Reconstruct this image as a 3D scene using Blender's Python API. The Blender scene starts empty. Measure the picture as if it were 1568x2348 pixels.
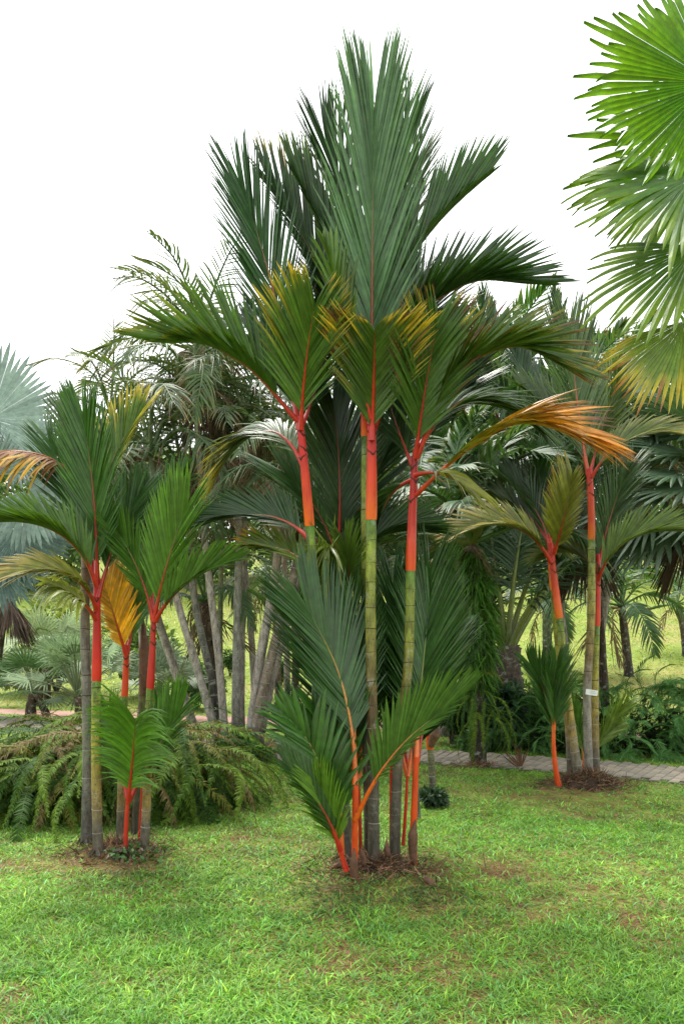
import bpy, math, random
import numpy as np
from mathutils import Vector, Matrix
R = math.radians
rng = np.random.default_rng(7)
random.seed(7)
scene = bpy.context.scene
COL = scene.collection

# ---------------------------------------------------------------- camera, sky, sun, exposure
CAM_H, FPX, CX, HY = 1.5, 1826.0, 784.0, 1463.0
cam_d = bpy.data.cameras.new('camera')
cam_d.sensor_fit = 'VERTICAL'; cam_d.sensor_height = 36.0; cam_d.sensor_width = 24.0
cam_d.lens = 28.0; cam_d.shift_y = 289.0/2348.0
cam_d.clip_start = 0.05; cam_d.clip_end = 3000
cam = bpy.data.objects.new('camera', cam_d); COL.objects.link(cam)
cam.location = (0, 0, CAM_H); cam.rotation_euler = (R(90), 0, 0)
scene.camera = cam

SUN_EL, SUN_AZ = 62.0, -25.0      # azimuth from +Y towards +X
world = bpy.data.worlds.new('World'); scene.world = world; world.use_nodes = True
nt = world.node_tree; nt.nodes.clear()
sky = nt.nodes.new('ShaderNodeTexSky'); sky.sky_type = 'NISHITA'; sky.sun_disc = False
sky.sun_elevation = R(SUN_EL); sky.sun_rotation = R(SUN_AZ); sky.dust_density = 4.0
hs = nt.nodes.new('ShaderNodeHueSaturation'); hs.inputs['Saturation'].default_value = 0.12
mx = nt.nodes.new('ShaderNodeMix'); mx.data_type = 'RGBA'
mx.inputs[0].default_value = 0.85                      # overcast: an even white cloud layer over the sky
mx.inputs[7].default_value = (4.2, 4.25, 4.3, 1)
bg = nt.nodes.new('ShaderNodeBackground'); bg.inputs['Strength'].default_value = 0.12
wo = nt.nodes.new('ShaderNodeOutputWorld')
nt.links.new(sky.outputs[0], hs.inputs['Color']); nt.links.new(hs.outputs[0], mx.inputs[6])
nt.links.new(mx.outputs[2], bg.inputs['Color']); nt.links.new(bg.outputs[0], wo.inputs['Surface'])

sl = bpy.data.lights.new('sun', 'SUN'); sl.energy = 1.5; sl.angle = R(26); sl.color = (1, .96, .9)
sun = bpy.data.objects.new('sun', sl); COL.objects.link(sun)
sun.rotation_euler = (R(90-SUN_EL), 0, R(180-SUN_AZ)); sun.location = (0, 0, 30)

vs = scene.view_settings
vs.view_transform = 'Standard'; vs.look = 'None'; vs.gamma = 1.0; vs.use_curve_mapping = False
vs.exposure = 2.02
scene.cycles.max_bounces = 8; scene.cycles.transparent_max_bounces = 8

# ---------------------------------------------------------------- helpers
def P(px, py, d):
    """photo position (1568 px wide) and distance in metres -> world point"""
    return np.array(((px-CX)/FPX*d, d, CAM_H-(py-HY)/FPX*d))
def nrm(v):
    v = np.asarray(v, float); return v/(np.linalg.norm(v, axis=-1, keepdims=True)+1e-12)
def rotv(v, axis, ang):
    c, s = np.cos(ang)[..., None], np.sin(ang)[..., None]
    return v*c + np.cross(axis, v)*s + axis*np.sum(axis*v, -1, keepdims=True)*(1-c)
def hash2(i, j, k=0):
    x = np.sin(i*127.1+j*311.7+k*74.7)*43758.5453
    return x-np.floor(x)
def vnoise(x, y, k=0):
    i, j = np.floor(x), np.floor(y); u, v = x-i, y-j
    u, v = u*u*(3-2*u), v*v*(3-2*v)
    a, b, c, d = hash2(i, j, k), hash2(i+1, j, k), hash2(i, j+1, k), hash2(i+1, j+1, k)
    return a*(1-u)*(1-v)+b*u*(1-v)+c*(1-u)*v+d*u*v
def fbm(x, y, k=0):
    return (vnoise(x, y, k)+.5*vnoise(2.1*x, 2.1*y, k+1)+.25*vnoise(4.3*x, 4.3*y, k+2))/1.75

def mesh_np(name, V, F, C=None, mat=None, smooth=True):
    V = np.asarray(V, np.float32).reshape(-1, 3); F = np.asarray(F, np.int32)
    me = bpy.data.meshes.new(name); n, k = F.shape
    me.vertices.add(len(V)); me.vertices.foreach_set('co', V.ravel())
    me.loops.add(n*k); me.loops.foreach_set('vertex_index', F.ravel())
    me.polygons.add(n)
    me.polygons.foreach_set('loop_start', np.arange(0, n*k, k, dtype=np.int32))
    try: me.polygons.foreach_set('loop_total', np.full(n, k, np.int32))
    except Exception: pass
    me.polygons.foreach_set('use_smooth', np.full(n, smooth))
    if C is not None:
        C = np.clip(np.asarray(C, np.float32).reshape(-1, 3), 0, 1)
        a = me.color_attributes.new('Col', 'FLOAT_COLOR', 'POINT')
        a.data.foreach_set('color', np.concatenate([C, np.ones((len(C), 1), np.float32)], 1).ravel())
    me.update(calc_edges=True)
    if mat: me.materials.append(mat)
    return me
def link(name, me, parent=None, loc=(0, 0, 0)):
    o = bpy.data.objects.new(name, me); COL.objects.link(o); o.parent = parent; o.location = loc
    return o
def tag(o, label=None, cat=None, group=None, kind=None):
    if label: o['label'] = label
    if cat: o['category'] = cat
    if group: o['group'] = group
    if kind: o['kind'] = kind
    return o
def thing(name, label, cat, loc, group=None):
    return tag(link(name, None, None, tuple(loc)), label, cat, group)
def org(root):
    while root.parent: root = root.parent
    return np.array(root.location)
def join(parts):
    V, F, C, o = [], [], [], 0
    for v, f, c in parts:
        V.append(v.reshape(-1, 3)); F.append(f+o); C.append(c.reshape(-1, 3)); o += len(V[-1])
    return np.concatenate(V), np.concatenate(F), np.concatenate(C)

# ---------------------------------------------------------------- materials
def newmat(name):
    m = bpy.data.materials.new(name); m.use_nodes = True; t = m.node_tree
    return m, t, t.nodes['Principled BSDF'], t.nodes['Material Output']
def noise(t, scale, detail=4, rough=.6, coord='Object', sc=(1, 1, 1)):
    tc = t.nodes.new('ShaderNodeTexCoord'); mp = t.nodes.new('ShaderNodeMapping')
    mp.inputs['Scale'].default_value = sc
    n = t.nodes.new('ShaderNodeTexNoise'); n.inputs['Scale'].default_value = scale
    n.inputs['Detail'].default_value = detail; n.inputs['Roughness'].default_value = rough
    t.links.new(tc.outputs[coord], mp.inputs[0]); t.links.new(mp.outputs[0], n.inputs['Vector'])
    return n
def ramp(t, src, stops):
    r = t.nodes.new('ShaderNodeValToRGB'); e = r.color_ramp.elements
    while len(e) < len(stops): e.new(.5)
    for el, (p, c) in zip(e, stops): el.position = p; el.color = (*c, 1)
    t.links.new(src, r.inputs[0]); return r
def mixc(t, a, b, fac, mode='MIX'):
    m = t.nodes.new('ShaderNodeMix'); m.data_type = 'RGBA'; m.blend_type = mode
    for s, v in ((0, fac), (6, a), (7, b)):
        if hasattr(v, 'is_linked'): t.links.new(v, m.inputs[s])
        else: m.inputs[s].default_value = v if s == 0 else (*v, 1)
    return m.outputs[2]
def bump(t, src, b, strength=.4, dist=.01):
    n = t.nodes.new('ShaderNodeBump'); n.inputs['Strength'].default_value = strength
    n.inputs['Distance'].default_value = dist
    t.links.new(src, n.inputs['Height']); t.links.new(n.outputs[0], b.inputs['Normal'])
def leafmat(name, rough=.42, trans=.3, spec=.5, ns=18., tint=(1.25, 1.2, .5)):
    m, t, b, o = newmat(name)
    at = t.nodes.new('ShaderNodeAttribute'); at.attribute_name = 'Col'
    n = noise(t, ns, 3); r = ramp(t, n.outputs[0], [(.25, (.68, .7, .7)), (.75, (1.25, 1.22, 1.15))])
    c = mixc(t, at.outputs['Color'], r.outputs[0], 1., 'MULTIPLY')
    if name in ('frond_leaf', 'fan_leaf', 'dry_leaf'):      # blemishes and dried spots
        ns2 = noise(t, 26, 5, .7); c = mixc(t, c, (.17, .10, .03), ramp(t, ns2.outputs[0], [(.62, (0,)*3), (.72, (.6,)*3)]).outputs[0])
    if name == 'fern_leaf': c = mixc(t, c, (1.2, 1.08, .7), 1., 'MULTIPLY')
    t.links.new(c, b.inputs['Base Color']); b.inputs['Roughness'].default_value = rough
    b.inputs['Specular IOR Level'].default_value = spec
    tr = t.nodes.new('ShaderNodeBsdfTranslucent')
    t.links.new(mixc(t, c, tint, 1., 'MULTIPLY'), tr.inputs['Color'])
    ms = t.nodes.new('ShaderNodeMixShader'); ms.inputs[0].default_value = trans
    t.links.new(b.outputs[0], ms.inputs[1]); t.links.new(tr.outputs[0], ms.inputs[2])
    t.links.new(ms.outputs[0], o.inputs['Surface'])
    return m
def barkmat(name, rough=.7, lich=.5, bs=.5, spec=.3):
    m, t, b, o = newmat(name)
    at = t.nodes.new('ShaderNodeAttribute'); at.attribute_name = 'Col'
    n = noise(t, 22, 5, .65, sc=(1, 1, .35)); n2 = noise(t, 60, 4, .7); n3 = noise(t, 13, 5, .65)
    r = ramp(t, n.outputs[0], [(.32, (.38, .35, .32)), (.5, (.95, .95, .95)), (.68, (1.5, 1.5, 1.45))])
    c = mixc(t, at.outputs['Color'], r.outputs[0], 1., 'MULTIPLY')
    bw = t.nodes.new('ShaderNodeRGBToBW'); t.links.new(at.outputs['Color'], bw.inputs[0])
    l = ramp(t, n3.outputs[0], [(.55, (0, 0, 0)), (.68, (lich,)*3)])
    c = mixc(t, c, (.36, .38, .33), l.outputs[0])
    k = ramp(t, n2.outputs[0], [(.33, (.85,)*3), (.44, (0,)*3)])
    c = mixc(t, c, (.02, .016, .012), k.outputs[0])
    t.links.new(c, b.inputs['Base Color']); b.inputs['Roughness'].default_value = rough
    b.inputs['Specular IOR Level'].default_value = spec
    bump(t, n2.outputs[0], b, bs, .006)
    return m
def plain(name, col, rough=.6, var=.3, ns=30, spec=.4, bs=0.):
    m, t, b, o = newmat(name); n = noise(t, ns, 5, .65)
    r = ramp(t, n.outputs[0], [(.25, tuple(c*(1-var) for c in col)), (.75, tuple(min(1, c*(1+var)) for c in col))])
    t.links.new(r.outputs[0], b.inputs['Base Color']); b.inputs['Roughness'].default_value = rough
    b.inputs['Specular IOR Level'].default_value = spec
    if bs: bump(t, n.outputs[0], b, bs, .01)
    return m
def shaftmat():
    m, t, b, o = newmat('crownshaft_skin')
    at = t.nodes.new('ShaderNodeAttribute'); at.attribute_name = 'Col'
    n = noise(t, 9, 5, .65, sc=(1, 1, .3)); n2 = noise(t, 45, 5, .7, sc=(1, 1, .5)); n3 = noise(t, 4, 4, .6)
    c = mixc(t, at.outputs['Color'], ramp(t, n.outputs[0], [(.3, (.62, .5, .5)), (.7, (1.15, 1.25, 1.1))]).outputs[0], 1., 'MULTIPLY')
    c = mixc(t, c, (.16, .05, .02), ramp(t, n2.outputs[0], [(.28, (.8,)*3), (.36, (0,)*3)]).outputs[0])       # scuffs and dirt
    c = mixc(t, c, (.62, .26, .20), ramp(t, n3.outputs[0], [(.58, (0,)*3), (.78, (.16,)*3)]).outputs[0])      # waxy bloom
    t.links.new(c, b.inputs['Base Color']); b.inputs['Roughness'].default_value = .38
    b.inputs['Specular IOR Level'].default_value = .32
    bump(t, n2.outputs[0], b, .12, .004)
    return m
M = {}
M['frond'] = leafmat('frond_leaf', .36, .24)
M['fan'] = leafmat('fan_leaf', .4, .33, tint=(1.5, 1.35, .4))
M['silver'] = leafmat('silver_fan_leaf', .55, .22, .2, tint=(1, 1, 1))
M['fern'] = leafmat('fern_leaf', .6, .3, .2)
M['far'] = leafmat('background_leaf', .5, .3)
M['dry'] = leafmat('dry_leaf', .75, .15, .2, tint=(1.1, .9, .6))
M['grass'] = leafmat('grass_blade', .5, .35, .3, 3.)
M['rachis'] = leafmat('rachis_skin', .35, .0, .5, 25.)
M['shaft'] = shaftmat()
M['cane'] = barkmat('green_cane', .5, .34, .5, .4)
M['bark'] = barkmat('grey_palm_bark', .8, .8, .7)
M['scar_dark'] = plain('leaf_scar_dark', (.055, .04, .022), .8)
M['scar_pale'] = plain('leaf_scar_pale', (.26, .25, .21), .85)
M['seam'] = plain('sheath_edge', (.05, .02, .012), .8)
M['husk'] = plain('dry_husk', (.11, .055, .03), .75, .5, 25, bs=.5)

# ---------------------------------------------------------------- shape builders
def curve(pts, n):
    """smooth interpolating curve through 2-5 points; returns points and unit tangents"""
    pts = np.asarray(pts, float); k = len(pts)
    s = np.r_[0, np.cumsum(np.linalg.norm(np.diff(pts, axis=0), axis=1))]; s /= s[-1]
    t = np.linspace(0, 1, n)
    def ev(t):
        out = np.zeros((len(t), 3))
        for i in range(k):
            w = np.ones(len(t))
            for j in range(k):
                if j != i: w *= (t-s[j])/(s[i]-s[j])
            out += w[:, None]*pts[i]
        return out
    if k > 3:      # Catmull-Rom for longer paths
        def ev(t):
            ss, pp = s, pts
            m = np.gradient(pp, ss, axis=0)
            i = np.clip(np.searchsorted(ss, t, side='right')-1, 0, k-2)
            h = ss[i+1]-ss[i]; u = ((t-ss[i])/h)[:, None]; h = h[:, None]
            return (2*u**3-3*u**2+1)*pp[i]+(u**3-2*u**2+u)*h*m[i]+(-2*u**3+3*u**2)*pp[i+1]+(u**3-u**2)*h*m[i+1]
    p = ev(t); e = 1e-3
    tg = nrm(ev(np.clip(t+e, 0, 1))-ev(np.clip(t-e, 0, 1)))
    return p, tg
def tube(pts, rad, col, n=24, sides=10, jit=0.):
    """tapered tube: rad and col are lists of (t, value)"""
    p, T = curve(pts, n); t = np.linspace(0, 1, n)
    r = np.interp(t, [a for a, _ in rad], [b for _, b in rad])
    a = np.array([c for _, c in col], float)
    c = np.stack([np.interp(t, [x for x, _ in col], a[:, k]) for k in range(3)], 1)
    ref = np.array([0, 1, .01]) if abs(T[0][1]) < .9 else np.array([1, 0, 0.])
    U = nrm(np.cross(T, ref)); W = np.cross(U, T)
    th = np.linspace(0, 2*np.pi, sides, endpoint=False)
    rr = r[:, None]*(1+jit*(rng.random((n, sides))-.5))
    V = p[:, None]+rr[..., None]*(np.cos(th)[None, :, None]*U[:, None]+np.sin(th)[None, :, None]*W[:, None])
    i, j = np.meshgrid(np.arange(n-1), np.arange(sides), indexing='ij'); j2 = (j+1) % sides
    F = np.stack([i*sides+j, i*sides+j2, (i+1)*sides+j2, (i+1)*sides+j], -1).reshape(-1, 4)
    return V.reshape(-1, 3), F, np.repeat(c, sides, 0)

PROF = ((0, .55), (.15, .85), (.4, 1), (.72, .78), (1, .3)); PROFL = ((0, .6), (.2, .9), (.5, 1), (.75, .93), (.92, .68), (1, .45))
def frond_np(pts, L, N, nl=46, t0=.12, a=(48, 12), fold=(22, 22), fac=(1, 1), w=.034, droop=.06,
             twist=24, prof=PROF, c0=(.03, .085, .03), c1=(.45, .33, .03), ys=2., yt=(0, 1), brown=.0,
             miss=0., jit=1., K=6, curl=0., c2=(.12, .05, .02), wprof=None, tear=0.):
    """feather leaf: one folded, tapering blade per leaflet on both sides of a curved rachis"""
    N = nrm(N); tl = t0+(1-t0)*(np.arange(nl)+.5)/nl
    p, T = curve(pts, 200); idx = np.clip((tl*199).astype(int), 0, 199)
    V, C = [], []
    s = np.linspace(0, 1, K)
    wp = np.interp(s, [0, .12, .4, .75, 1], wprof or [.45, .85, 1, .62, .03])
    for side, f, fc in ((-1, fold[0], fac[0]), (1, fold[1], fac[1])):
        if fc <= 0: continue
        keep = rng.random(nl) >= miss
        ii = np.clip(idx+rng.integers(-1, 2, nl), 0, 199)[keep]; tt = tl[keep]; m = len(tt); q = (tt-t0)/(1-t0)
        Tn = T[ii]; Nn = nrm(N-np.sum(N*Tn, 1, keepdims=True)*Tn); S = np.cross(Tn, Nn)
        ang = np.radians(np.interp(q, [0, 1], a)+rng.normal(0, 2.2*jit, m))
        fo = np.radians(f+rng.normal(0, 4*jit, m))
        O = side*S*np.cos(fo)[:, None]+Nn*np.sin(fo)[:, None]
        D = Tn*np.cos(ang)[:, None]+O*np.sin(ang)[:, None]
        Mn = Nn*np.cos(fo)[:, None]-side*S*np.sin(fo)[:, None]
        W = np.cross(D, Mn); tw = np.radians(side*twist+rng.normal(0, 8*jit, m))
        W2 = W*np.cos(tw)[:, None]+Mn*np.sin(tw)[:, None]; M2 = np.cross(W2, D)
        l = L*fc*np.interp(q, [x for x, _ in prof], [y for _, y in prof])*(1+rng.normal(0, .045*jit, m))
        if tear: l *= np.where(rng.random(m) < tear, rng.uniform(.45, .9, m), 1)
        g = droop*(1+rng.normal(0, .3*jit, m))
        ss = s[None, :, None]; ll = l[:, None, None]
        ctr = p[ii][:, None]+D[:, None]*ss*ll+np.array([0, 0, -1.])*(g*l)[:, None, None]*ss**2.2 \
            + (Tn[:, None]*curl-O[:, None]*curl*.8)*ll*ss**2*rng.uniform(.3, 1.7, m)[:, None, None]
        ww = (w*(.6+.4*l/L/fc)*rng.uniform(.85, 1.15, m))[:, None, None]*wp[None, :, None]
        row = np.stack([ctr-W2[:, None]*ww*.5, ctr+M2[:, None]*ww*.24, ctr+W2[:, None]*ww*.5], 2)  # m,K,3,3
        V.append(row.reshape(-1, 3))
        b = rng.uniform(.68, 1.32, m)[:, None, None]
        yb = np.clip((s[None]-ys+rng.normal(0, .1, m)[:, None])/.22, 0, 1)*np.interp(q, [0, yt[0]+1e-6, yt[1], 1], [0, 0, 1, 1])[:, None]
        col = np.array(c0)*b*np.ones((m, K, 1)); col = col*(1-yb[..., None])+np.array(c1)*b*yb[..., None]
        bt = (rng.random(m) < brown)[:, None]*np.clip((s[None]-rng.uniform(.55, .95, m)[:, None])/.08, 0, 1)
        col = col*(1-bt[..., None])+np.array(c2)*bt[..., None]
        C.append(np.repeat(col[:, :, None], 3, 2).reshape(-1, 3))
    V = np.concatenate(V); C = np.concatenate(C); nlf = len(V)//(K*3)
    base = (np.arange(nlf)*K*3)[:, None, None]+(np.arange(K-1)*3)[None, :, None]+np.arange(2)[None, None]
    F = np.stack([base, base+1, base+4, base+3], -1).reshape(-1, 4)
    return V, F, C
DK = (.022, .068, .026); MD = (.034, .105, .030); BR = (.065, .18, .032); OL = (.085, .15, .022); GY = (.07, .125, .07); YL = (.50, .36, .02); OR = (.42, .20, .03)
RED = (.44, .016, .007); ORG = (.68, .115, .008); GRN = (.10, .17, .03)
def frond(root, pts, L, N=(0, -1, .25), rc=(RED, (.22, .05, .02), (.06, .12, .03)), rr=.013, mat='frond', name='frond', label=None, **kw):
    """pts: (px, py, d) of the rachis; L: leaflet length in photo pixels"""
    W = [P(*q) for q in pts]; dm = pts[len(pts)//2][2]
    W = np.array(W)-org(root)
    if mat == 'frond':
        kw['a'] = tuple(q*.80 for q in kw.get('a', (48, 12))); L *= 1.05
        n0 = kw.get('nl', 46)
        if n0 > 20: kw['nl'] = int(n0*1.3); kw['w'] = kw.get('w', .034)*.82; kw.setdefault('prof', PROFL); kw.setdefault('jit', .7); W[-1] = W[-1]+(W[-2]-W[-1])*.08
        kw['fold'] = tuple(q+8 for q in kw.get('fold', (22, 22))); kw.setdefault('curl', -.05); kw.setdefault('twist', 28); kw.setdefault('tear', .03)
        kw['c0'] = tuple(np.array(kw.get('c0', MD))*np.array([1.12, 1.0, .60]))
    v, f, c = frond_np(W, L*dm/FPX, N, **kw)
    o = link(name, mesh_np(name, v, f, c, M[mat]), root)
    if label: o['label'] = label
    v, f, c = tube(W, [(0, rr*1.5), (.15, rr), (.6, rr*.6), (1, rr*.15)], [(0, rc[0]), (.45, rc[1]), (.9, rc[2])], 22, 6)
    link('rachis', mesh_np('rachis', v, f, c, M['rachis']), o)
    return o
RING = {}
def ring_mesh(kind):
    if kind not in RING:
        th = np.linspace(0, 2*np.pi, 14, endpoint=False); ph = np.linspace(0, 2*np.pi, 5, endpoint=False)
        V = np.array([[(1+.055*math.cos(q))*math.cos(a), (1+.055*math.cos(q))*math.sin(a), .085*math.sin(q)] for a in th for q in ph])
        F = np.array([[i*5+j, ((i+1) % 14)*5+j, ((i+1) % 14)*5+(j+1) % 5, i*5+(j+1) % 5] for i in range(14) for j in range(5)])
        RING[kind] = mesh_np('leaf_scar', V, F, None, M[kind])
    return RING[kind]
def trunk(root, pts, r0, r1, col, rings, mat='cane', pale_below=.45, n=40, jit=.03, name='trunk', flare=1.25, worn=0):
    W = np.array([P(*q) for q in pts])
    gz = float(G(W[0, 0], W[0, 1]))
    if W[0, 2] > gz-.01:                       # root the stem in the ground
        dv = W[0]-W[1]; dv = dv/max(.3, -dv[2]) if dv[2] < 0 else np.array([0, 0, -1.])
        W[0] = W[0]+dv*(W[0, 2]-gz+.03)
    W = W-org(root)
    if len(W) > 2:
        ext = np.linalg.norm(W[-1]-W[0]); W[1:-1] += rng.normal(0, .006*min(ext, 2.), W[1:-1].shape)*np.array([1, 1, 0])
    prf = [(0, r0*flare), (.025, r0*1.1), (.08, r0)]+[(q, (r0+(r1-r0)*q)*(1+rng.normal(0, .022))) for q in np.linspace(.12, .97, 22)]+[(1, r1)]
    v, f, c = tube(W, prf, col, max(n, 60) if n > 8 else n, 14, jit)
    o = link(name, mesh_np(name, v, f, c, M[mat]), root)
    if rings:
        p, T = curve(W, 201); t = .06
        ts = []
        x = .05
        while x < .985:
            ts.append(x); x += (1/rings)*(.8+.5*random.random())*(1.25-.55*x)
        for x in ts:
            if worn and x < worn and random.random() < .5: continue
            i = int(x*200); r = r0+(r1-r0)*x
            q = link('leaf_scar', ring_mesh('scar_pale' if x < pale_below else 'scar_dark'), o, tuple(p[i]))
            q.rotation_mode = 'QUATERNION'
            tv = Vector(T[i])+Vector((random.uniform(-.14, .14), random.uniform(-.14, .14), 0))
            q.rotation_quaternion = tv.to_track_quat('Z', 'Y'); q.scale = (r*random.uniform(.98, 1.03), r*random.uniform(.98, 1.03), r*random.uniform(.55, 1.4))
    return o
def shaft(root, pts, r0, r1, col=None, seams=2, name='crownshaft'):
    """glossy red sheath of leaf bases with the dark edges of older sheaths"""
    W = np.array([P(*q) for q in pts])-org(root)
    col = col or [(0, (.72, .14, .008)), (.3, (.66, .06, .01)), (.65, (.54, .022, .012)), (1, (.42, .014, .012))]
    v, f, c = tube(W, [(0, r0*.97), (.02, r0*1.0), (.12, r0*1.02), (.5, (r0+r1)*.48), (.85, r1*.94), (1, r1*.72)], col, 30, 16, .012)
    o = link(name, mesh_np(name, v, f, c, M['shaft']), root)
    p, T = curve(W, 101)
    for k in range(seams):
        t = .55+.32*k/max(1, seams)+random.uniform(0, .08); ph = random.uniform(-.9, .9)-math.pi/2
        pts2 = []
        for u in np.linspace(-1, 1, 9):
            i = int(np.clip((t+.055*abs(u)**.8)*100, 0, 100)); r = (r0+(r1-r0)*i/100)*1.03
            an = ph+u*1.5; pts2.append(p[i]+np.array([math.cos(an)*r, math.sin(an)*r, 0]))
        v, f, c = tube(pts2, [(0, .002), (.5, .0055), (1, .002)], [(0, (.1,)*3), (1, (.1,)*3)], 17, 5)
        link('sheath_edge', mesh_np('sheath_edge', v, f, None, M['seam']), o)
    return o
def fan_np(ctr, axis, N, rad, spread=150, n=42, joint=.55, pleat=.02, droop=.1, cup=.0, c0=(.1, .26, .03), c1=(.3, .3, .02),
           ys=2., c2=(.15, .07, .03), brown=0., jit=1., tipdroop=.0, narrow=1., vary=.06):
    """palmate leaf: pleated joined disc that splits into tapering fingers"""
    ax = nrm(axis); N = nrm(np.array(N, float)-np.dot(N, ax)*ax); S = np.cross(ax, N)
    K = 8; s = np.array([.04, .2, .38, joint, joint+(1-joint)*.3, joint+(1-joint)*.6, joint+(1-joint)*.85, 1.])
    th = np.radians(np.linspace(-spread, spread, n)); dth = th[1]-th[0]
    l = rad*(1-.14*(np.abs(th)/np.radians(max(spread, 1)))**2)*(1+rng.normal(0, vary, n))
    thj = th+rng.normal(0, .003*jit, n)
    w = np.array([1.02, 1.02, 1.02, 1.02, .95*narrow, .66*narrow, .3*narrow, .02])
    sp = np.where(s > joint, joint+(s-joint)*.5, s)      # width stops growing past the split
    half = np.tan(dth/2)*sp*w
    tl = rng.normal(0, .03*jit, n)
    dr = (droop*(1+rng.normal(0, .3*jit, n)))[:, None]*s[None]**2+(tipdroop*(1+rng.normal(0, .5*jit, n)))[:, None]*np.clip(s-joint, 0, 1)[None]**2/(1-joint)
    rows = []
    for e in (-1, 0, 1):
        a = thj[:, None]+np.where(s[None] > joint, tl[:, None]*(s[None]-joint), 0)
        d = ax*np.cos(a)[..., None]+S*np.sin(a)[..., None]; tn = -ax*np.sin(a)[..., None]+S*np.cos(a)[..., None]
        rr = (l[:, None]*s[None])[..., None]
        pt = np.array(ctr)+d*rr+tn*(e*half[None]*l[:, None])[..., None]
        pt = pt+N*((pleat*rad*(1 if e == 0 else -1)*s*np.where(s > joint, .6, 1))[None, :, None]*.5+cup*rr*s[None, :, None])
        pt[..., 2] -= dr*l[:, None]
        rows.append(pt)
    V = np.stack(rows, 2).reshape(-1, 3)
    b = rng.uniform(.82, 1.18, n)[:, None, None]
    y = np.clip((s[None]-ys+rng.normal(0, .08, n)[:, None])/.25, 0, 1)[..., None]
    col = np.array(c0)*b*(1-y)+np.array(c1)*b*y
    bt = ((rng.random(n) < brown)[:, None]*np.clip((s[None]-rng.uniform(.7, .92, n)[:, None])/.06, 0, 1))[..., None]
    col = col*(1-bt)+np.array(c2)*bt
    C = np.repeat(col[:, :, None], 3, 2).reshape(-1, 3)
    base = (np.arange(n)*K*3)[:, None, None]+(np.arange(K-1)*3)[None, :, None]+np.arange(2)[None, None]
    F = np.stack([base, base+1, base+4, base+3], -1).reshape(-1, 4)
    return V, F, C
def leaf_cloud(centres, radii, n, size, col, aspect=2.4, hang=0., shell=.5, var=.3, col2=None, up=.3):
    """many small folded leaves through a set of ellipsoids"""
    centres = np.asarray(centres, float); radii = np.asarray(radii, float); k = len(centres)
    wts = radii.prod(1)**(2/3); pick = rng.choice(k, n, p=wts/wts.sum())
    d = nrm(rng.normal(size=(n, 3))); r = rng.uniform(shell, 1., n)**.7
    p = centres[pick]+d*r[:, None]*radii[pick]
    D = nrm(d+rng.normal(0, .6, (n, 3))+np.array([0, 0, -hang])); N = nrm(d*.6+rng.normal(0, .5, (n, 3))+np.array([0, 0, up]))
    W = nrm(np.cross(D, N)); M2 = np.cross(W, D)
    l = size*rng.uniform(.6, 1.35, n)[:, None]; w = l/aspect
    g = np.array([0, 0, -1.])
    a = p; b1 = p+D*l*.45-W*w*.5+g*hang*l*.1; b2 = p+D*l*.45+W*w*.5+g*hang*l*.1; m = p+D*l*.5-M2*w*.18+g*hang*l*.1; e = p+D*l+g*hang*l*.4
    V = np.stack([a, b1, m, b2, e], 1).reshape(-1, 3)
    o = (np.arange(n)*5)[:, None]
    F = np.concatenate([o+np.array([[0, 2, 4, 1]]), o+np.array([[0, 3, 4, 2]])], 0)
    c = np.array(col)*rng.uniform(1-var, 1+var, n)[:, None]
    if col2 is not None:
        q = (rng.random(n) < .3)[:, None]; c = np.where(q, np.array(col2)*rng.uniform(.8, 1.2, n)[:, None], c)
    cl = hash2(pick*1.0, pick*3.0)[:, None]*.5+.75
    return V, F, np.repeat(c*cl, 5, 0)
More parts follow.
